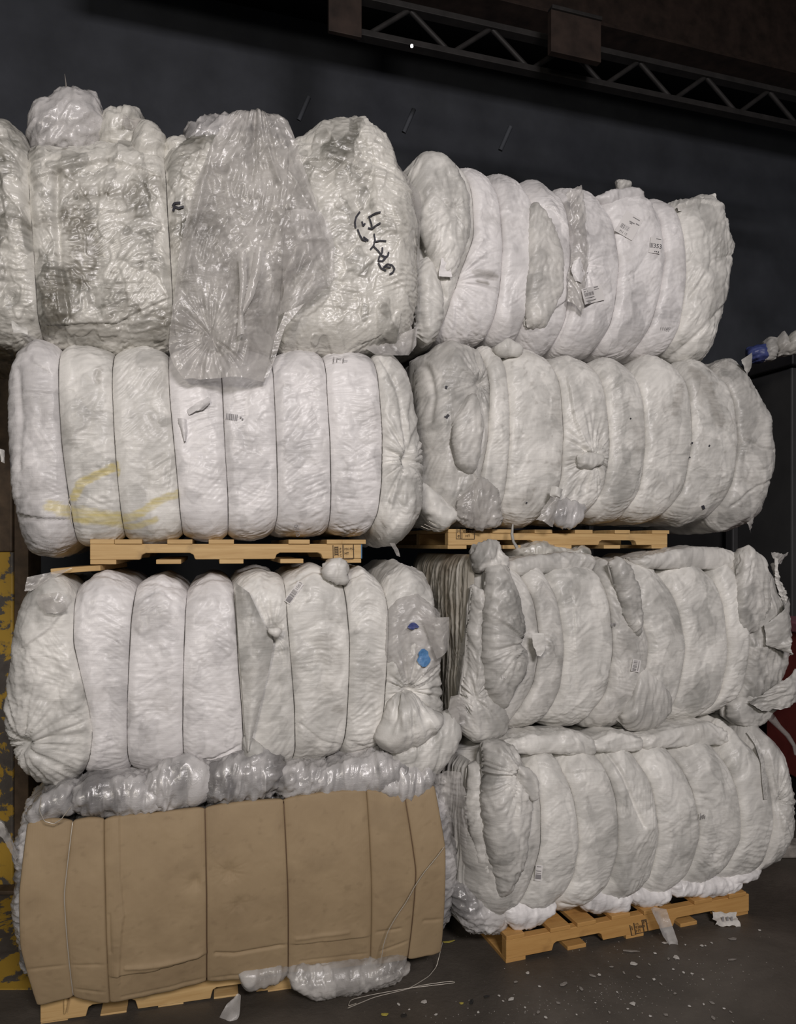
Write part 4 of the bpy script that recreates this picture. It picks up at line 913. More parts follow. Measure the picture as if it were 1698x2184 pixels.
for k, (l, r, t_) in enumerate((([(1070, 1590), (1080, 1612)], [(1270, 1580), (1282, 1608)], [(1160, 1572), (1230, 1566)]), ([(1260, 1585), (1270, 1605)], [(1380, 1580), (1372, 1600)], [(1320, 1566)]), ([(1370, 1578), (1375, 1598)], [(1560, 1565), (1560, 1588)], [(1440, 1556), (1520, 1545)]))):
    section(fr, 'film_fold', l, r, t_, None, 'white', 0.012, 0.2, 0.03, None, 0.0, 0.015, 0.04, 0.04, dict(FOLD, tone=0.6, sang=4), 131 + k)
label_patch(fr, 'price_label', (1149, 1862), (15, 34), 6, [(.15, .8, .08, .13), (.1, .85, .35, .4), (.1, .85, .5, .53), (.1, .9, .6, .88)], None, 'paper', None, 'greyink')
label_patch(fr, 'faded_print', (1499, 1742), (14, 18), 8, [(.1, .2, .1, .9), (.4, .5, .3, .8), (.6, .7, .2, .7), (.8, .9, .3, .7), (.1, .5, .5, .56)], None, None, None, 'greyink')
ribbon(fr, 'film_strand', [(1596, 1560), (1614, 1585), (1627, 1625), (1630, 1670), (1634, 1705)], 9, 'grey', 0.008)
ribbon_pts = ((1645, 1530), (1662, 1550), (1680, 1568), (1694, 1590), (1697, 1610))
tube('film_tail', [tuple(fr.at(x, y, 0.05)) for x, y in ribbon_pts], [0.02, 0.013, 0.012, 0.01, 0.006], M['sheet'], e, 7, None or 0)

# end faces of pressed layers
def end_face(fr, name, xf, dep, z0, z1, mat, seed, bow=0.05, w_off=0.02):
    nr, nc = 170, 200
    t = np.linspace(0, 1, nr)[:, None]; s = np.linspace(0, 1, nc)[None, :]
    Wd = w_off + s * dep + 0 * t; Z = z0 + t * (z1 - z0) + 0 * s
    X = xf - bow * np.sqrt(np.clip(1 - (2 * s - 1) ** 4, 0, 1)) * np.clip(1 - (2 * t - 1) ** 6, 0, 1) ** 0.5
    y = Wd + 0.02 * fbm(Wd * 4, Z * 3, seed) + 0.006 * fbm(Wd * 12, Z * 9, seed + 5)
    r = (1 - np.abs(perlin(y * 34, Z * 2.0, seed + 1)) * 2.2) + 0.6 * (1 - np.abs(perlin(y * 80, Z * 4, seed + 2)) * 2.2)
    X = X - 0.012 * r * sstep(np.minimum(np.minimum(s, 1 - s), np.minimum(t, 1 - t)), 0, 0.06)
    tone = np.clip(0.5 + 0.35 * perlin(y * 46, Z * 1.5, seed + 3) + 0.2 * r - 0.15, 0, 1); dirt = np.clip(0.75 * sstep(fbm(Wd * 6, Z * 4, seed + 4), -0.3, 0.4) * (0.3 + 0.7 * sstep(t, 0.0, 1.0)), 0, 0.8)
    return mesh_obj(name, np.stack([X, Wd, Z], -1).reshape(-1, 3), grid_faces(nr, nc)[:, ::-1], M[mat], fr.o, True, dict(tone=tone, dirt=dirt))
x_ = float(fr.at(998, 1800)[0]); end_face(fr, 'pressed_edge', x_ + 0.03, 0.7, 0.03, 0.74, 'grey', 5, 0.04, 0.04)

# ---- right stack, second
fr = Frame(2.90, A_R, 1330, 1570); BALES['R2'] = fr; e = fr.empty('film_bale')
tag(e, 'grey-white film bale with soiled layered left end and ragged right end', 'bale', 'bales of plastic film')
S = [[(1022, 1200), (1008, 1300), (1000, 1400), (998, 1480), (1005, 1560)], [(1112, 1205), (1135, 1290), (1142, 1370), (1130, 1460), (1078, 1568)], [(1165, 1212), (1185, 1290), (1193, 1380), (1187, 1470), (1155, 1555)],
     [(1278, 1204), (1293, 1290), (1297, 1380), (1288, 1470), (1248, 1555)], [(1325, 1212), (1352, 1300), (1372, 1370), (1366, 1440), (1335, 1560)], [(1418, 1220), (1440, 1300), (1450, 1380), (1440, 1470), (1425, 1545)],
     [(1520, 1206), (1535, 1300), (1540, 1400), (1530, 1480), (1500, 1545)], [(1578, 1208), (1585, 1300), (1583, 1400), (1578, 1460), (1552, 1520)], [(1650, 1200), (1678, 1260), (1688, 1320), (1684, 1400), (1670, 1470), (1635, 1530)]]
bale(fr, S, [1188, 1190, 1185, 1190, 1192, 1185, 1182, 1180], [1575, 1565, 1560, 1562, 1562, 1552, 1535, 1540], ['grey', 'grey', 'white', 'grey', 'white', 'white', 'white', 'grey'],
     dict(sang=0, dirt=0.16, tone=0.55, lump=0.009), (0.12, 0.12), 29, pinch=0.028, pw=4, bow=0.06, r=0.12, extra={
    1: dict(st=dict(sang=-30, streak=0.0024)), 2: dict(folds=[([(1170, 1232), (1220, 1228), (1282, 1240)], 0.008, 0.006, 's'), ([(1212, 1290), (1210, 1370), (1215, 1440)], 0.006, 0.008, 's')]),
    3: dict(st=dict(sang=-55, streak=0.003, tone=0.45)), 4: dict(st=dict(sang=-35), folds=[([(1372, 1235), (1420, 1215)], 0.008, 0.006, 's')]), 7: dict(st=dict(lump=0.02, sang=85, streak=0.005, sfreq=35, tone=0.4))})
x_ = float(fr.at(1004, 1400)[0]); zt_ = float(fr.at(1010, 1188)[2]); end_face(fr, 'pressed_edge', x_ + 0.035, 0.72, 0.02, zt_ + 0.01, 'strata', 9, 0.05, 0.04)['label'] = 'brownish soiled edges of pressed film layers'
section(fr, 'film_bag', [(1052, 1205), (1038, 1300), (1035, 1400), (1045, 1470), (1070, 1520)], [(1092, 1205), (1112, 1290), (1122, 1370), (1118, 1440), (1092, 1515)], None, None, 'grey', -0.08, 0.14, 0.06, None, 0.03, 0.02, 0.05, 0.05,
        dict(LOOSE, tone=0.2, sang=75, dirt=0.12), 141, [(1118, 1370, 0.012, 0.22, 0.03)])
section(fr, 'film_flap', [(1020, 1250), (1008, 1350), (1002, 1450), (988, 1500), (992, 1560)], [(1045, 1270), (1036, 1380), (1050, 1480), (1092, 1530), (1088, 1562)], None, [(1020, 1588), (1055, 1582)], 'grey', -0.055, 0.12, 0.05, None, 0.01, 0.02, 0.05, 0.05,
        dict(LOOSE, tone=0.55, sang=80), 142, [(1012, 1490, 0.01, 0.15, 0.01)])
section(fr, 'film_knot', [(1018, 1180), (1025, 1215)], [(1080, 1190), (1085, 1215)], [(1040, 1165), (1062, 1160)], None, 'grey', -0.03, 0.10, 0.04, None, 0, 0.015, 0.04, 0.04, dict(WAD, tone=0.72), 143)
sheet(fr, 'torn_film', [(1105, 1340), (1108, 1370), (1115, 1390)], [(1125, 1345), (1130, 1368), (1122, 1392)], lambda s, t: -0.115 - 0.01 * s, 'white', LOOSE, 144, ragged=0.012)
section(fr, 'film_flap', [(1308, 1200), (1320, 1250), (1340, 1320), (1366, 1362)], [(1345, 1200), (1368, 1260), (1376, 1310), (1372, 1358)], [(1325, 1186)], None, 'grey', -0.075, 0.07, 0.03, None, 0.01, 0.015, 0.03, 0.03, dict(LOOSE, tone=0.45, sang=70), 145)
section(fr, 'film_bag', [(1345, 1490), (1335, 1535), (1352, 1555)], [(1440, 1480), (1438, 1520), (1415, 1548)], [(1375, 1420), (1410, 1440)], [(1385, 1566)], 'grey', -0.06, 0.12, 0.05, None, 0.01, 0.02, 0.05, 0.05, dict(LOOSE, tone=0.5, sang=60), 146)
section(fr, 'film_fold', [(1360, 1195), (1368, 1210)], [(1582, 1190), (1578, 1215)], [(1420, 1180), (1500, 1168), (1555, 1172)], None, 'grey', 0.012, 0.25, 0.035, None, 0.0, 0.015, 0.05, 0.05, dict(FOLD, tone=0.6, sang=5), 147)
section(fr, 'film_fold', [(1085, 1200), (1092, 1225)], [(1280, 1195), (1275, 1215)], [(1130, 1190), (1200, 1180), (1255, 1182)], None, 'grey', 0.015, 0.25, 0.035, None, 0.0, 0.015, 0.05, 0.05, dict(FOLD, tone=0.5, sang=5), 148)
section(fr, 'film_fold', [(1110, 1172), (1115, 1190)], [(1260, 1178), (1250, 1195)], [(1150, 1162), (1200, 1170)], None, 'clear', 0.12, 0.2, 0.04, None, 0.0, 0.015, 0.05, 0.05, CLEAR, 149)
# ragged right end
section(fr, 'ragged_flap', [(1585, 1200), (1578, 1280), (1575, 1360)], [(1640, 1195), (1645, 1280), (1635, 1340), (1590, 1362)], [(1605, 1166)], None, 'grey', -0.06, 0.09, 0.04, None, 0.01, 0.02, 0.03, 0.03, dict(LOOSE, tone=0.4, sang=85, streak=0.006, dirt=0.15), 151)
sheet(fr, 'ragged_flap', [(1598, 1330), (1600, 1370), (1640, 1385)], [(1648, 1270), (1652, 1330), (1645, 1392)], lambda s, t: -0.09 - 0.03 * np.sin(3 * s), 'grey', dict(LOOSE, streak=0.006), 152, ragged=0.009)
sheet(fr, 'ragged_flap', [(1642, 1190), (1650, 1260), (1655, 1340), (1640, 1420)], [(1668, 1215), (1685, 1270), (1688, 1340), (1672, 1440)], lambda s, t: -0.02 + 0.06 * s - 0.02 * np.sin(9 * s), 'grey', dict(LOOSE, streak=0.007, lump=0.02), 153, ragged=0.012)
sheet(fr, 'ragged_flap', [(1640, 1180), (1645, 1200)], [(1688, 1180), (1668, 1205)], lambda s, t: -0.01 + 0.03 * s, 'sheet', LOOSE, 154, ragged=0.015)
sheet(fr, 'ragged_flap', [(1570, 1490), (1585, 1500), (1600, 1510)], [(1665, 1420), (1690, 1430), (1672, 1490)], lambda s, t: -0.07 - 0.03 * np.sin(3 * s), 'grey', dict(LOOSE, streak=0.006, lump=0.02, tone=0.35), 155, ragged=0.012)
section(fr, 'ragged_flap', [(1565, 1500), (1560, 1530), (1600, 1560)], [(1660, 1460), (1668, 1500), (1640, 1540)], None, [(1620, 1556)], 'grey', -0.035, 0.1, 0.04, None, 0.01, 0.02, 0.04, 0.04, dict(LOOSE, tone=0.55), 156)
label_patch(fr, 'barcode_label', (1357, 1420), (26, 18), -80, [(.1, .9, .75, .82)], (.08, .92, .15, .6, 10), 'paper', None, 'greyink')
label_patch(fr, 'faded_print', (1310, 1332), (16, 9), -10, [(.1, .2, .1, .9), (.35, .45, .1, .9), (.6, .7, .1, .9), (.1, .8, .45, .55)], None, None, None, 'greyink')
label_patch(fr, 'faded_print', (1075, 1445), (12, 9), 10, [(.1, .2, .1, .9), (.45, .55, .2, .9), (.8, .9, .1, .9), (.1, .9, .5, .6)], None, None, None, 'paper')

# ---- right stack, third
fr = Frame(3.04, A_R, 1280, 1125); BALES['R3'] = fr; e = fr.empty('film_bale')
tag(e, 'white film bale on the clean pine pallet, third up the right stack', 'bale', 'bales of plastic film')
S = [[(912, 760), (903, 850), (904, 950), (906, 1040), (925, 1110)], [(1032, 742), (1042, 830), (1035, 940), (1020, 1030), (985, 1112)], [(1075, 748), (1080, 850), (1080, 950), (1075, 1050), (1068, 1112)],
     [(1178, 762), (1192, 830), (1195, 930), (1192, 1030), (1168, 1112)], [(1272, 772), (1287, 850), (1293, 960), (1285, 1040), (1258, 1108)], [(1355, 785), (1368, 870), (1368, 960), (1362, 1040), (1340, 1106)],
     [(1455, 775), (1467, 860), (1468, 940), (1455, 1040), (1428, 1106)], [(1540, 790), (1560, 860), (1565, 950), (1558, 1030), (1530, 1108)], [(1605, 758), (1628, 840), (1652, 900), (1661, 960), (1655, 1040), (1632, 1105), (1600, 1132)]]
bale(fr, S, [724, 736, 738, 752, 757, 754, 764, [(1570, 770)]], [1124, 1120, 1124, 1118, 1115, 1114, 1118, 1136], ['grey', 'white', 'white', 'white', 'white', 'white', 'white', 'grey'],
     dict(sang=0, dirt=0.22, tone=0.66, lump=0.008), (0.12, 0.13), 37, pinch=0.028, pw=4, bow=0.05, r=0.12, extra={
    0: dict(st=dict(tone=0.4, lump=0.014, sang=75, dirt=0.12), pinches=[(1018, 820, 0.012, 0.22, 0.03)], folds=[([(920, 780), (925, 850), (918, 900)], 0.012, 0.01, 'v'), ([(955, 900), (960, 960), (1000, 1010)], 0.012, 0.012, 's')]),
    2: dict(st=dict(dirt=0.4)), 3: dict(st=dict(lump=0.012, sang=30), pinches=[(1252, 980, 0.014, 0.16, 0.02)], folds=[([(1205, 830), (1212, 900), (1230, 955), (1252, 975)], 0.016, 0.01, 's'), ([(1200, 985), (1252, 982)], 0.008, 0.006, 'v')]),
    4: dict(st=dict(sang=10, streak=0.0022)), 6: dict(st=dict(dirt=0.35), stains=[([(1480, 800), (1500, 830), (1520, 900)], 0.04, 0.55, 'd')]), 5: dict(stains=[([(1440, 830), (1425, 880)], 0.03, 0.5, 'd')]), 7: dict(st=dict(tone=0.42, lump=0.014, dirt=0.15), folds=[([(1575, 940), (1610, 960), (1640, 962)], 0.008, 0.008, 'v'), ([(1555, 1080), (1600, 1040), (1650, 1020)], 0.008, 0.008, 'v')])})
section(fr, 'film_bag', [(975, 880), (968, 940), (975, 990), (1010, 1010)], [(1022, 840), (1032, 900), (1030, 960), (1018, 1008)], [(1005, 838)], None, 'grey', -0.085, 0.09, 0.04, None, 0.02, 0.02, 0.04, 0.04, dict(LOOSE, sang=85, tone=0.6, dirt=0.2), 161)
section(fr, 'film_bag', [(908, 1030), (905, 1080), (925, 1112)], [(980, 1090), (984, 1105), (965, 1122)], [(930, 1045), (955, 1075)], [(945, 1132)], 'white', -0.03, 0.14, 0.05, None, 0.01, 0.02, 0.05, 0.05, dict(LOOSE, sang=75, tone=0.6, dirt=0.2), 162)
section(fr, 'film_skirt', [(985, 1060), (984, 1105)], [(1068, 1050), (1070, 1110)], [(1030, 1020)], [(1030, 1130)], 'sheet', -0.065, 0.08, 0.04, None, 0.0, 0.02, 0.04, 0.04, WAD, 163)
sheet(fr, 'film_flap', [(1155, 1062), (1128, 1110)], [(1176, 1060), (1160, 1125)], lambda s, t: -0.07 - 0.02 * np.sin(3 * s), 'sheet', LOOSE, 164, ragged=0.01)
sheet(fr, 'torn_film', [(1155, 1040), (1152, 1058), (1165, 1064)], [(1178, 1045), (1176, 1058), (1170, 1066)], lambda s, t: -0.085 - 0.02 * np.sin(3 * s), 'white', LOOSE, 165, ragged=0.012)
section(fr, 'film_knot', [(1240, 975), (1242, 992)], [(1292, 970), (1290, 985)], [(1262, 966)], [(1265, 998)], 'white', -0.085, 0.07, 0.025, None, 0, 0.01, 0.02, 0.02, LOOSE, 166)
section(fr, 'film_skirt', [(1176, 1090), (1180, 1105)], [(1255, 1080), (1250, 1108)], [(1215, 1070)], [(1200, 1122), (1230, 1120)], 'shiny', -0.06, 0.07, 0.03, None, 0, 0.015, 0.03, 0.03, WAD, 167)
sheet(fr, 'film_flap', [(1580, 768), (1603, 752)], [(1600, 800), (1610, 782)], lambda s, t: -0.0 + 0.03 * s, 'grey', LOOSE, 168)
sheet(fr, 'film_tail', [(1592, 1115), (1600, 1136)], [(1612, 1100), (1605, 1137)], lambda s, t: 0.0 + 0.02 * s, 'sheet', LOOSE, 169)
section(fr, 'film_knot', [(1065, 742), (1072, 755)], [(1118, 742), (1110, 756)], [(1080, 728), (1100, 730)], None, 'white', -0.02, 0.1, 0.03, None, 0, 0.01, 0.03, 0.03, LOOSE, 170)
tube('film_tail', [tuple(fr.at(x, y, -0.08)) for x, y in ((1094, 1118), (1092, 1140), (1095, 1155), (1103, 1168))], [0.004, 0.007, 0.006, 0.008], M['white'], e, 7)
for x0, y0, x1, y1 in ((905, 1118, 948, 1130), (915, 1112, 950, 1124), (898, 1122, 930, 1128)):
    tube('wire_tail', [tuple(fr.at(x0, y0, -0.05)), tuple(fr.at((x0 + x1) / 2, (y0 + y1) / 2 + 4, -0.06)), tuple(fr.at(x1, y1, -0.05))], 0.0012, M['brightwire'], e, 5, 14)
merge_strips(fr, 'torn_hole', [([(953, 885), (957, 889)], 7), ([(948, 888), (955, 892)], 3), ([(951, 829), (953, 823)], 5)], 4, 'ink', 0.002, e)
merge_strips(fr, 'torn_hole', [([(1499, 1078), (1502, 1086)], 6)], 4, 'ink', 0.002, e)
merge_strips(fr, 'dark_speck', [([(1475, 944), (1478, 946)], 4), ([(1512, 950), (1515, 951)], 4), ([(1344, 892), (1347, 893)], 3), ([(1470, 975), (1473, 976)], 3), ([(1122, 1072), (1125, 1073)], 3)], 3, 'ink', 0.002, e)

# ---- right stack, top
fr = Frame(3.08, A_R, 1220, 752); BALES['R4'] = fr; e = fr.empty('film_bale')
tag(e, 'bright white film bale with paper labels at the top of the right stack', 'bale', 'bales of plastic film')
S = [[(886, 350), (884, 450), (888, 560), (892, 640), (898, 715)], [(988, 350), (1005, 430), (1006, 520), (975, 600), (955, 660), (945, 720)], [(1046, 372), (1062, 450), (1066, 540), (1062, 620), (1050, 722)],
     [(1118, 390), (1132, 450), (1130, 560), (1122, 660), (1112, 730)], [(1196, 405), (1207, 480), (1212, 590), (1204, 680), (1192, 745)], [(1280, 425), (1304, 490), (1313, 580), (1305, 670), (1288, 748)],
     [(1382, 425), (1405, 480), (1411, 560), (1400, 640), (1372, 750)], [(1440, 432), (1452, 520), (1455, 600), (1448, 690), (1438, 752)], [(1546, 420), (1552, 450), (1566, 500), (1576, 545), (1566, 620), (1552, 690), (1534, 758)]]
bale(fr, S, [[(920, 318), (955, 326)], 356, 370, [(1155, 380)], [(1215, 397), (1255, 402)], [(1330, 402), (1365, 405)], 420, [(1480, 428), (1520, 412)]], [728, 732, 738, 752, 755, 755, 754, 766], 'cool',
     dict(sang=10, dirt=0.14, tone=0.74, lump=0.007), (0.12, 0.12), 43, pinch=0.028, pw=4, bow=0.05, r=0.13, extra={
    0: dict(mat='white', st=dict(tone=0.5, lump=0.014, sang=50, dirt=0.2), folds=[([(945, 640), (920, 600), (900, 540)], 0.014, 0.012, 'v'), ([(900, 660), (930, 680), (948, 690)], 0.010, 0.01, 'v')]),
    1: dict(stains=[([(1005, 590), (1048, 598)], 0.02, 0.6, 'd'), ([(1010, 608), (1030, 612)], 0.012, 0.8, 'd')], pinches=[(962, 610, 0.012, 0.22, 0.02)], st=dict(sang=-30, streak=0.0024)), 3: dict(st=dict(tone=0.6, lump=0.012), folds=[([(1130, 440), (1165, 455), (1195, 500)], 0.010, 0.01, 's'), ([(1130, 690), (1180, 660), (1205, 640)], 0.010, 0.01, 's')]),
    4: dict(pinches=[(1235, 575, 0.01, 0.1, 0.02)], folds=[([(1210, 400), (1222, 480), (1228, 570), (1200, 720)], 0.012, 0.01, 's')]), 5: dict(folds=[([(1300, 450), (1340, 425), (1390, 440)], 0.006, 0.008, 's')]),
    7: dict(mat='white', st=dict(tone=0.62, lump=0.016, streak=0.004, sfreq=40, sang=50, dirt=0.1), folds=[([(1450, 440), (1500, 435), (1546, 450)], 0.012, 0.008, 's'), ([(1460, 640), (1510, 560), (1570, 545)], 0.008, 0.01, 'v'), ([(1450, 760), (1500, 690), (1560, 640)], 0.01, 0.012, 'v')])})
section(fr, 'film_bag', [(880, 365), (888, 430), (905, 500), (945, 590)], [(975, 345), (1006, 420), (1008, 500), (968, 605)], [(905, 324), (940, 322)], None, 'white', -0.075, 0.15, 0.06, None, 0.02, 0.02, 0.06, 0.06,
        dict(LOOSE, tone=0.55, sang=60), 181, [(960, 455, 0.008, 0.1, 0.01)])
section(fr, 'film_bag', [(896, 560), (892, 640), (898, 705)], [(952, 600), (950, 660), (938, 715)], [(920, 545)], [(915, 728)], 'white', -0.05, 0.13, 0.05, None, 0.01, 0.02, 0.05, 0.05, dict(LOOSE, tone=0.6), 182)
sheet(fr, 'torn_film', [(928, 555), (922, 602)], [(945, 570), (950, 604)], lambda s, t: -0.075 + 0.0 * s, 'cool', dict(LOOSE, tone=1.0), 183)
section(fr, 'film_bag', [(1130, 450), (1128, 560), (1125, 640), (1135, 690)], [(1180, 470), (1208, 540), (1205, 620), (1170, 690)], [(1150, 430)], None, 'grey', -0.055, 0.09, 0.05, None, 0.01, 0.02, 0.05, 0.05, dict(LOOSE, tone=0.6, sang=75), 184)
sheet(fr, 'film_flap', [(1192, 425), (1196, 470), (1206, 520), (1200, 570), (1192, 650)], [(1224, 410), (1232, 470), (1236, 540), (1234, 590), (1226, 680)], lambda s, t: -0.065 - 0.015 * np.sin(3 * s), 'sheet', dict(LOOSE, streak=0.005, sang=85), 185, ragged=0.009)
sheet(fr, 'torn_film', [(1202, 570), (1198, 590), (1205, 612)], [(1232, 565), (1238, 590), (1225, 620)], lambda s, t: -0.082 - 0.01 * np.sin(5 * s), 'cool', dict(LOOSE, tone=0.7), 186, ragged=0.012)
section(fr, 'film_knot', [(1322, 385), (1326, 404)], [(1347, 385), (1345, 404)], [(1334, 383)], None, 'grey', 0.10, 0.05, 0.02, None, 0, 0.008, 0.015, 0.015, dict(LOOSE, crum=0.006), 187)
section(fr, 'film_fold', [(1280, 418), (1290, 432)], [(1382, 405), (1384, 425)], [(1310, 408), (1350, 398)], None, 'cool', 0.0, 0.2, 0.04, None, 0, 0.01, 0.04, 0.04, LOOSE, 188)
sheet(fr, 'film_flap', [(1440, 440), (1445, 452)], [(1538, 404), (1552, 445)], lambda s, t: 0.0 + 0.05 * s, 'white', dict(LOOSE, tone=0.6, dirt=0.2), 189)
label_patch(fr, 'barcode_label', (1265, 628), (44, 34), -14, [(.1, .28, .05, .09), (.1, .3, .18, .25), (.1, .55, .62, .65), (.12, .6, .8, .83), (.62, .82, .05, .12), (.62, .85, .2, .24), (.15, .3, .92, .97)], (.1, .55, .3, .52, 16), 'paper', None, 'greyink')
label_patch(fr, 'barcode_label', (1342, 481), (42, 50), 30, [(.45, .85, .08, .11), (.4, .7, .3, .34), (.45, .6, .36, .4), (.75, .95, .26, .3)], (.12, .6, .55, .74, 12), 'paper', [('PN 10', .2, .93, .1)], 'greyink')
label_patch(fr, 'number_label', (1398, 523), (24, 34), 8, [(.5, .95, .08, .1), (.5, .58, .85, .92), (.65, .72, .85, .92), (.8, .9, .86, .93)], (.05, .3, .38, .68, 5), 'paper', [('353', .32, .66, .26)], 'ink')
label_patch(fr, 'faded_print', (1417, 700), (18, 8), 4, [], None, None, [('11182', .0, .9, .8)], 'greyink')

# ------------------------------------------------------------------ bags on the container top
for k, (l, r, tp, bt, mt, nm, lb, ct) in enumerate((
        ([(1598, 742), (1600, 770)], [(1640, 732), (1640, 764)], None, None, 'navy', 'wrapped_bundle', 'dark blue wrapped bundle at the far left on the container rim', 'bundle'),
        ([(1634, 728), (1633, 766)], [(1659, 722), (1658, 760)], [(1646, 720)], None, 'grey', 'film_bag', 'narrow grey-white film bag on the container, beside the blue bundle', 'bag'),
        ([(1661, 722), (1664, 757)], [(1687, 718), (1686, 752)], [(1676, 704)], None, 'grey', 'film_bag', 'taller round-topped film bag on the container, near the photo edge', 'bag'),
        ([(1688, 716), (1689, 752)], [(1722, 706), (1722, 742)], [(1705, 700)], None, 'clear', 'film_bag', 'cropped film bag on the container, cut by the right photo edge', 'bag'))):
    fr = Frame(4.9, -12, (l[0][0] + r[0][0]) / 2, (l[1][1] + r[1][1]) / 2); e = fr.empty(nm)
    section(fr, 'bag_body', l, r, tp, bt, mt, 0, 0.12, 0.05, None, 0.01, 0.02, 0.03, 0.03, dict(LOOSE, dirt=0.3), 201 + k); tag(e, lb, ct, None)

# ------------------------------------------------------------------ litter on the floor
def on_floor(px, py, z=0.0):
    t = F * (CZ - z) / (py - YH); return np.array([t * (px - CX) / F, t, z])
def scrap(name, px, py, size, asp, mat, seed, label, cat, group=None, curl=0.25):
    rng = random.Random(seed); n = rng.choice((5, 6, 7)); c = on_floor(px, py); t = c[1]; R_ = size / F * t / 2
    a0 = rng.uniform(0, 6.28); pts = []
    for i in range(n):
        a = i / n * 2 * math.pi + rng.uniform(-.25, .25); rr = R_ * rng.uniform(0.65, 1.2); pts.append((rr * math.cos(a), rr * math.sin(a) * asp))
    rot = rng.uniform(-0.5, 0.5) + (0.3 if asp < 0.6 else a0); ca, sa = math.cos(rot), math.sin(rot)
    zt = lambda x, y: 0.003 + curl * abs(x) ** 1.3 * rng.uniform(0.5, 1.2)
    V = [(0, 0, 0.004)] + [(x * ca - y * sa, x * sa + y * ca, zt(x, y)) for x, y in pts]
    for f_ in (0.55,): V += [(x * f_ * ca - y * f_ * sa, x * f_ * sa + y * f_ * ca, zt(x * f_, y * f_)) for x, y in pts]
    Fs = []
    for i in range(n):
        j = (i + 1) % n; Fs += [(0, n + 1 + i, n + 1 + j), (n + 1 + i, 1 + i, 1 + j, n + 1 + j)]
    o = mesh_obj(name, V, Fs, M[mat], None, False); o.location = tuple(c); m = o.modifiers.new('thick', 'SOLIDIFY'); m.thickness = 0.0012
    tag(o, label, cat, group); return o
BIG = [(1352, 2057, 17, .8, 'scrap', 'bright white scrap on the floor, largest one in front of the orange-toned pallet'), (1443, 2043, 16, .9, 'scrap', 'crumpled white scrap on the floor between two grey ones, right of the brightest scrap'),
       (1090, 2132, 20, .6, 'scrap', 'oval white scrap on the floor left of centre, below the right pallet corner'), (1565, 2004, 24, .5, 'greyscrap', 'long grey scrap on the floor beyond the right pallet end'),
       (1560, 2048, 20, .4, 'greyscrap', 'slim grey scrap lying alone at the right of the floor'), (1343, 2030, 42, .2, 'greyscrap', 'thin grey stick lying along the front of the orange-toned pallet'),
       (1203, 2100, 26, .4, 'greyscrap', 'flat grey flake on the floor below the middle of the right pallet'), (820, 2165, 18, .6, 'leaf', 'yellow scrap on the floor at the bottom edge of the photo'),
       (985, 2141, 11, .9, 'leaf', 'small yellow scrap beside a round black one on the floor'), (1006, 2138, 18, .6, 'blackscrap', 'round black scrap next to the small yellow scrap'),
       (862, 2167, 16, .7, 'blackscrap', 'black scrap right of the yellow scrap at the photo bottom edge'), (1038, 2126, 18, .4, 'blackscrap', 'thin black sliver on the floor right of the round black scrap'),
       (1350, 2142, 13, 1, 'scrap', 'torn white scrap standing up a little at the bottom centre-right of the floor'), (958, 2010, 30, .25, 'leaf', 'straw-coloured sliver by the right foot of the cardboard-faced bale'),
       (1418, 2012, 13, .6, 'scrap', 'white scrap at the foot of the clear strip hanging on the pallet'), (906, 2138, 15, 1, 'scrap', 'white torn scrap on the floor below the looped wire')]
for i, (x, y, sz, asp, mt, lb) in enumerate(BIG): scrap('scrap', x, y, sz, asp, mt, 300 + i, lb, 'litter')
SMALL = [(1397, 2034), (1462, 2016), (1497, 2018), (1505, 2018), (1518, 2012), (1458, 2075), (1476, 2078), (1436, 2068), (1339, 2153), (1471, 2147), (1501, 2143), (1545, 2152), (1065, 2125), (1073, 2136), (1120, 2150), (1164, 2171),
         (1151, 2105), (1124, 2077), (1316, 2117), (1395, 2090), (1278, 2080), (873, 2154), (850, 2143), (1126, 2076), (1387, 2168), (1620, 1985), (1555, 1975), (1500, 2090), (1270, 2140), (1020, 2160), (930, 2165), (1230, 2165)]
for i, (x, y) in enumerate(SMALL): scrap('scrap', x, y, random.Random(i).uniform(5, 10), 0.8, 'scrap', 400 + i, 'tiny white scrap among the litter on the dark floor', 'litter', 'tiny white scraps on the floor')
GREY = [(1305, 2063), (1426, 2046), (1264, 2082), (1148, 2160), (1520, 2140), (1558, 2159), (1522, 2173), (1563, 2180), (1362, 2085), (1410, 2100), (1300, 2160), (1190, 2140), (1240, 2110), (1440, 2120), (1100, 2095), (1330, 2075), (1385, 2058), (1280, 2100), (1420, 2165)]
for i, (x, y) in enumerate(GREY): scrap('scrap', x, y, random.Random(i + 50).uniform(8, 15), 0.6, 'greyscrap', 500 + i, 'small dull grey scrap among the litter on the dark floor', 'litter', 'small grey scraps on the floor')
# dirt crumbs too many to count
rng = random.Random(9); V = []; Fs = []
for i in range(420):
    x = rng.gauss(1300, 230); y = rng.uniform(1985, 2184)
    if rng.random() < 0.5: y = 2210 - 0.16 * (x - 760) + rng.gauss(0, 16)
    if not (700 < x < 1700 and 1980 < y < 2184): continue
    c = on_floor(x, y); r_ = rng.uniform(0.001, 0.0035) ; b = len(V); a = rng.uniform(0, 3)
    V += [(c[0] + r_ * math.cos(a + k * 2.1) * rng.uniform(.6, 1.3), c[1] + 1.5 * r_ * math.sin(a + k * 2.1), 0.0005) for k in range(3)] + [(c[0], c[1], r_ * 0.9)]
    Fs += [(b, b + 1, b + 3), (b + 1, b + 2, b + 3), (b + 2, b, b + 3)]
o = mesh_obj('floor_crumbs', V, Fs, M['greyscrap'], None, False); tag(o, 'dirt crumbs and grit strewn over the dark floor', 'grit', None, 'stuff')

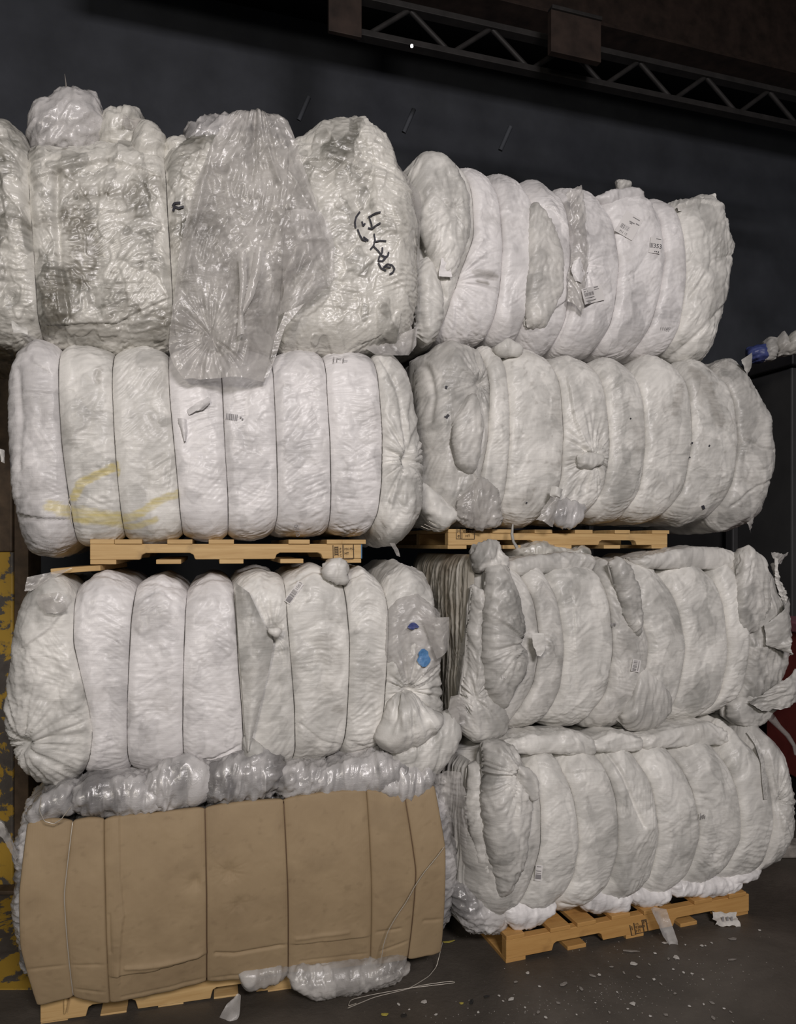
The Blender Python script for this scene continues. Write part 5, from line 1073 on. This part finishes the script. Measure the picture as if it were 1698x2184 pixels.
# bent wire on the floor
e = bpy.data.objects.new('baling_wire', None); COL.objects.link(e); e.location = tuple(on_floor(868, 2110))
base = np.array(e.location)
def fl(pts): return [tuple(on_floor(x, y, z) - base) for x, y, z in pts]
tube('long_strand', fl([(944, 2010, 0.11), (938, 2035, 0.06), (931, 2062, 0.02), (915, 2082, 0.006), (890, 2098, 0.004), (868, 2110, 0.004), (800, 2126, 0.004), (742, 2150, 0.004)]), 0.0016, M['brightwire'], e, 6, 60)
tube('looped_end', fl([(760, 2140, 0.004), (742, 2146, 0.006), (748, 2132, 0.008), (790, 2122, 0.004), (868, 2108, 0.005), (920, 2102, 0.006), (972, 2096, 0.006), (965, 2092, 0.007), (900, 2101, 0.006), (866, 2110, 0.004)]), 0.0014, M['brightwire'], e, 6, 90)
tag(e, 'bent steel wire lying on the floor by the cardboard-faced bale', 'wire')

# clear strip hanging over the right pallet, label scrap beyond it
fr = Frame(2.70, A_R, 1405, 1960); e = fr.empty('film_strip')
sheet(fr, 'strip', [(1388, 1938), (1398, 1965), (1405, 1990), (1418, 2010)], [(1420, 1938), (1425, 1965), (1430, 1985), (1434, 2012)], lambda s, t: 0.0 + 0.01 * np.sin(4 * s) - 0.03 * t, 'thin', LOOSE, 221)
tag(e, 'clear film strip hanging over the front of the orange-toned pallet', 'film strip')
c = on_floor(1548, 1972); e = bpy.data.objects.new('printed_film_scrap', None); COL.objects.link(e); e.location = tuple(c)
n = 14; gx, gy = np.meshgrid(np.linspace(-.055, .055, n), np.linspace(0, .07, n)); wob = 1 + 0.25 * perlin(gx * 40, gy * 40, 5)
mesh_obj('film', np.stack([gx * wob, gy * 0.6 - 0.02, 0.004 + gy * 0.55 + 0.012 * perlin(gx * 30, gy * 30, 3)], -1).reshape(-1, 3), grid_faces(n, n), M['scrap'], e, True)
mesh_obj('printed_marks', *(lambda q: (q[0], q[1]))((lambda V, Fs: (V, Fs))(
    [(x + dx, -0.012 + 0.003, 0.018 + dz) for x in (-.02, .0, .018) for dx, dz in ((0, 0), (.009, 0), (.009, .022), (0, .022))], [(0, 1, 2, 3), (4, 5, 6, 7), (8, 9, 10, 11)])), M['greyink'], e, False)
tag(e, 'crumpled piece of printed white film on the floor under the right pallet end', 'film scrap')
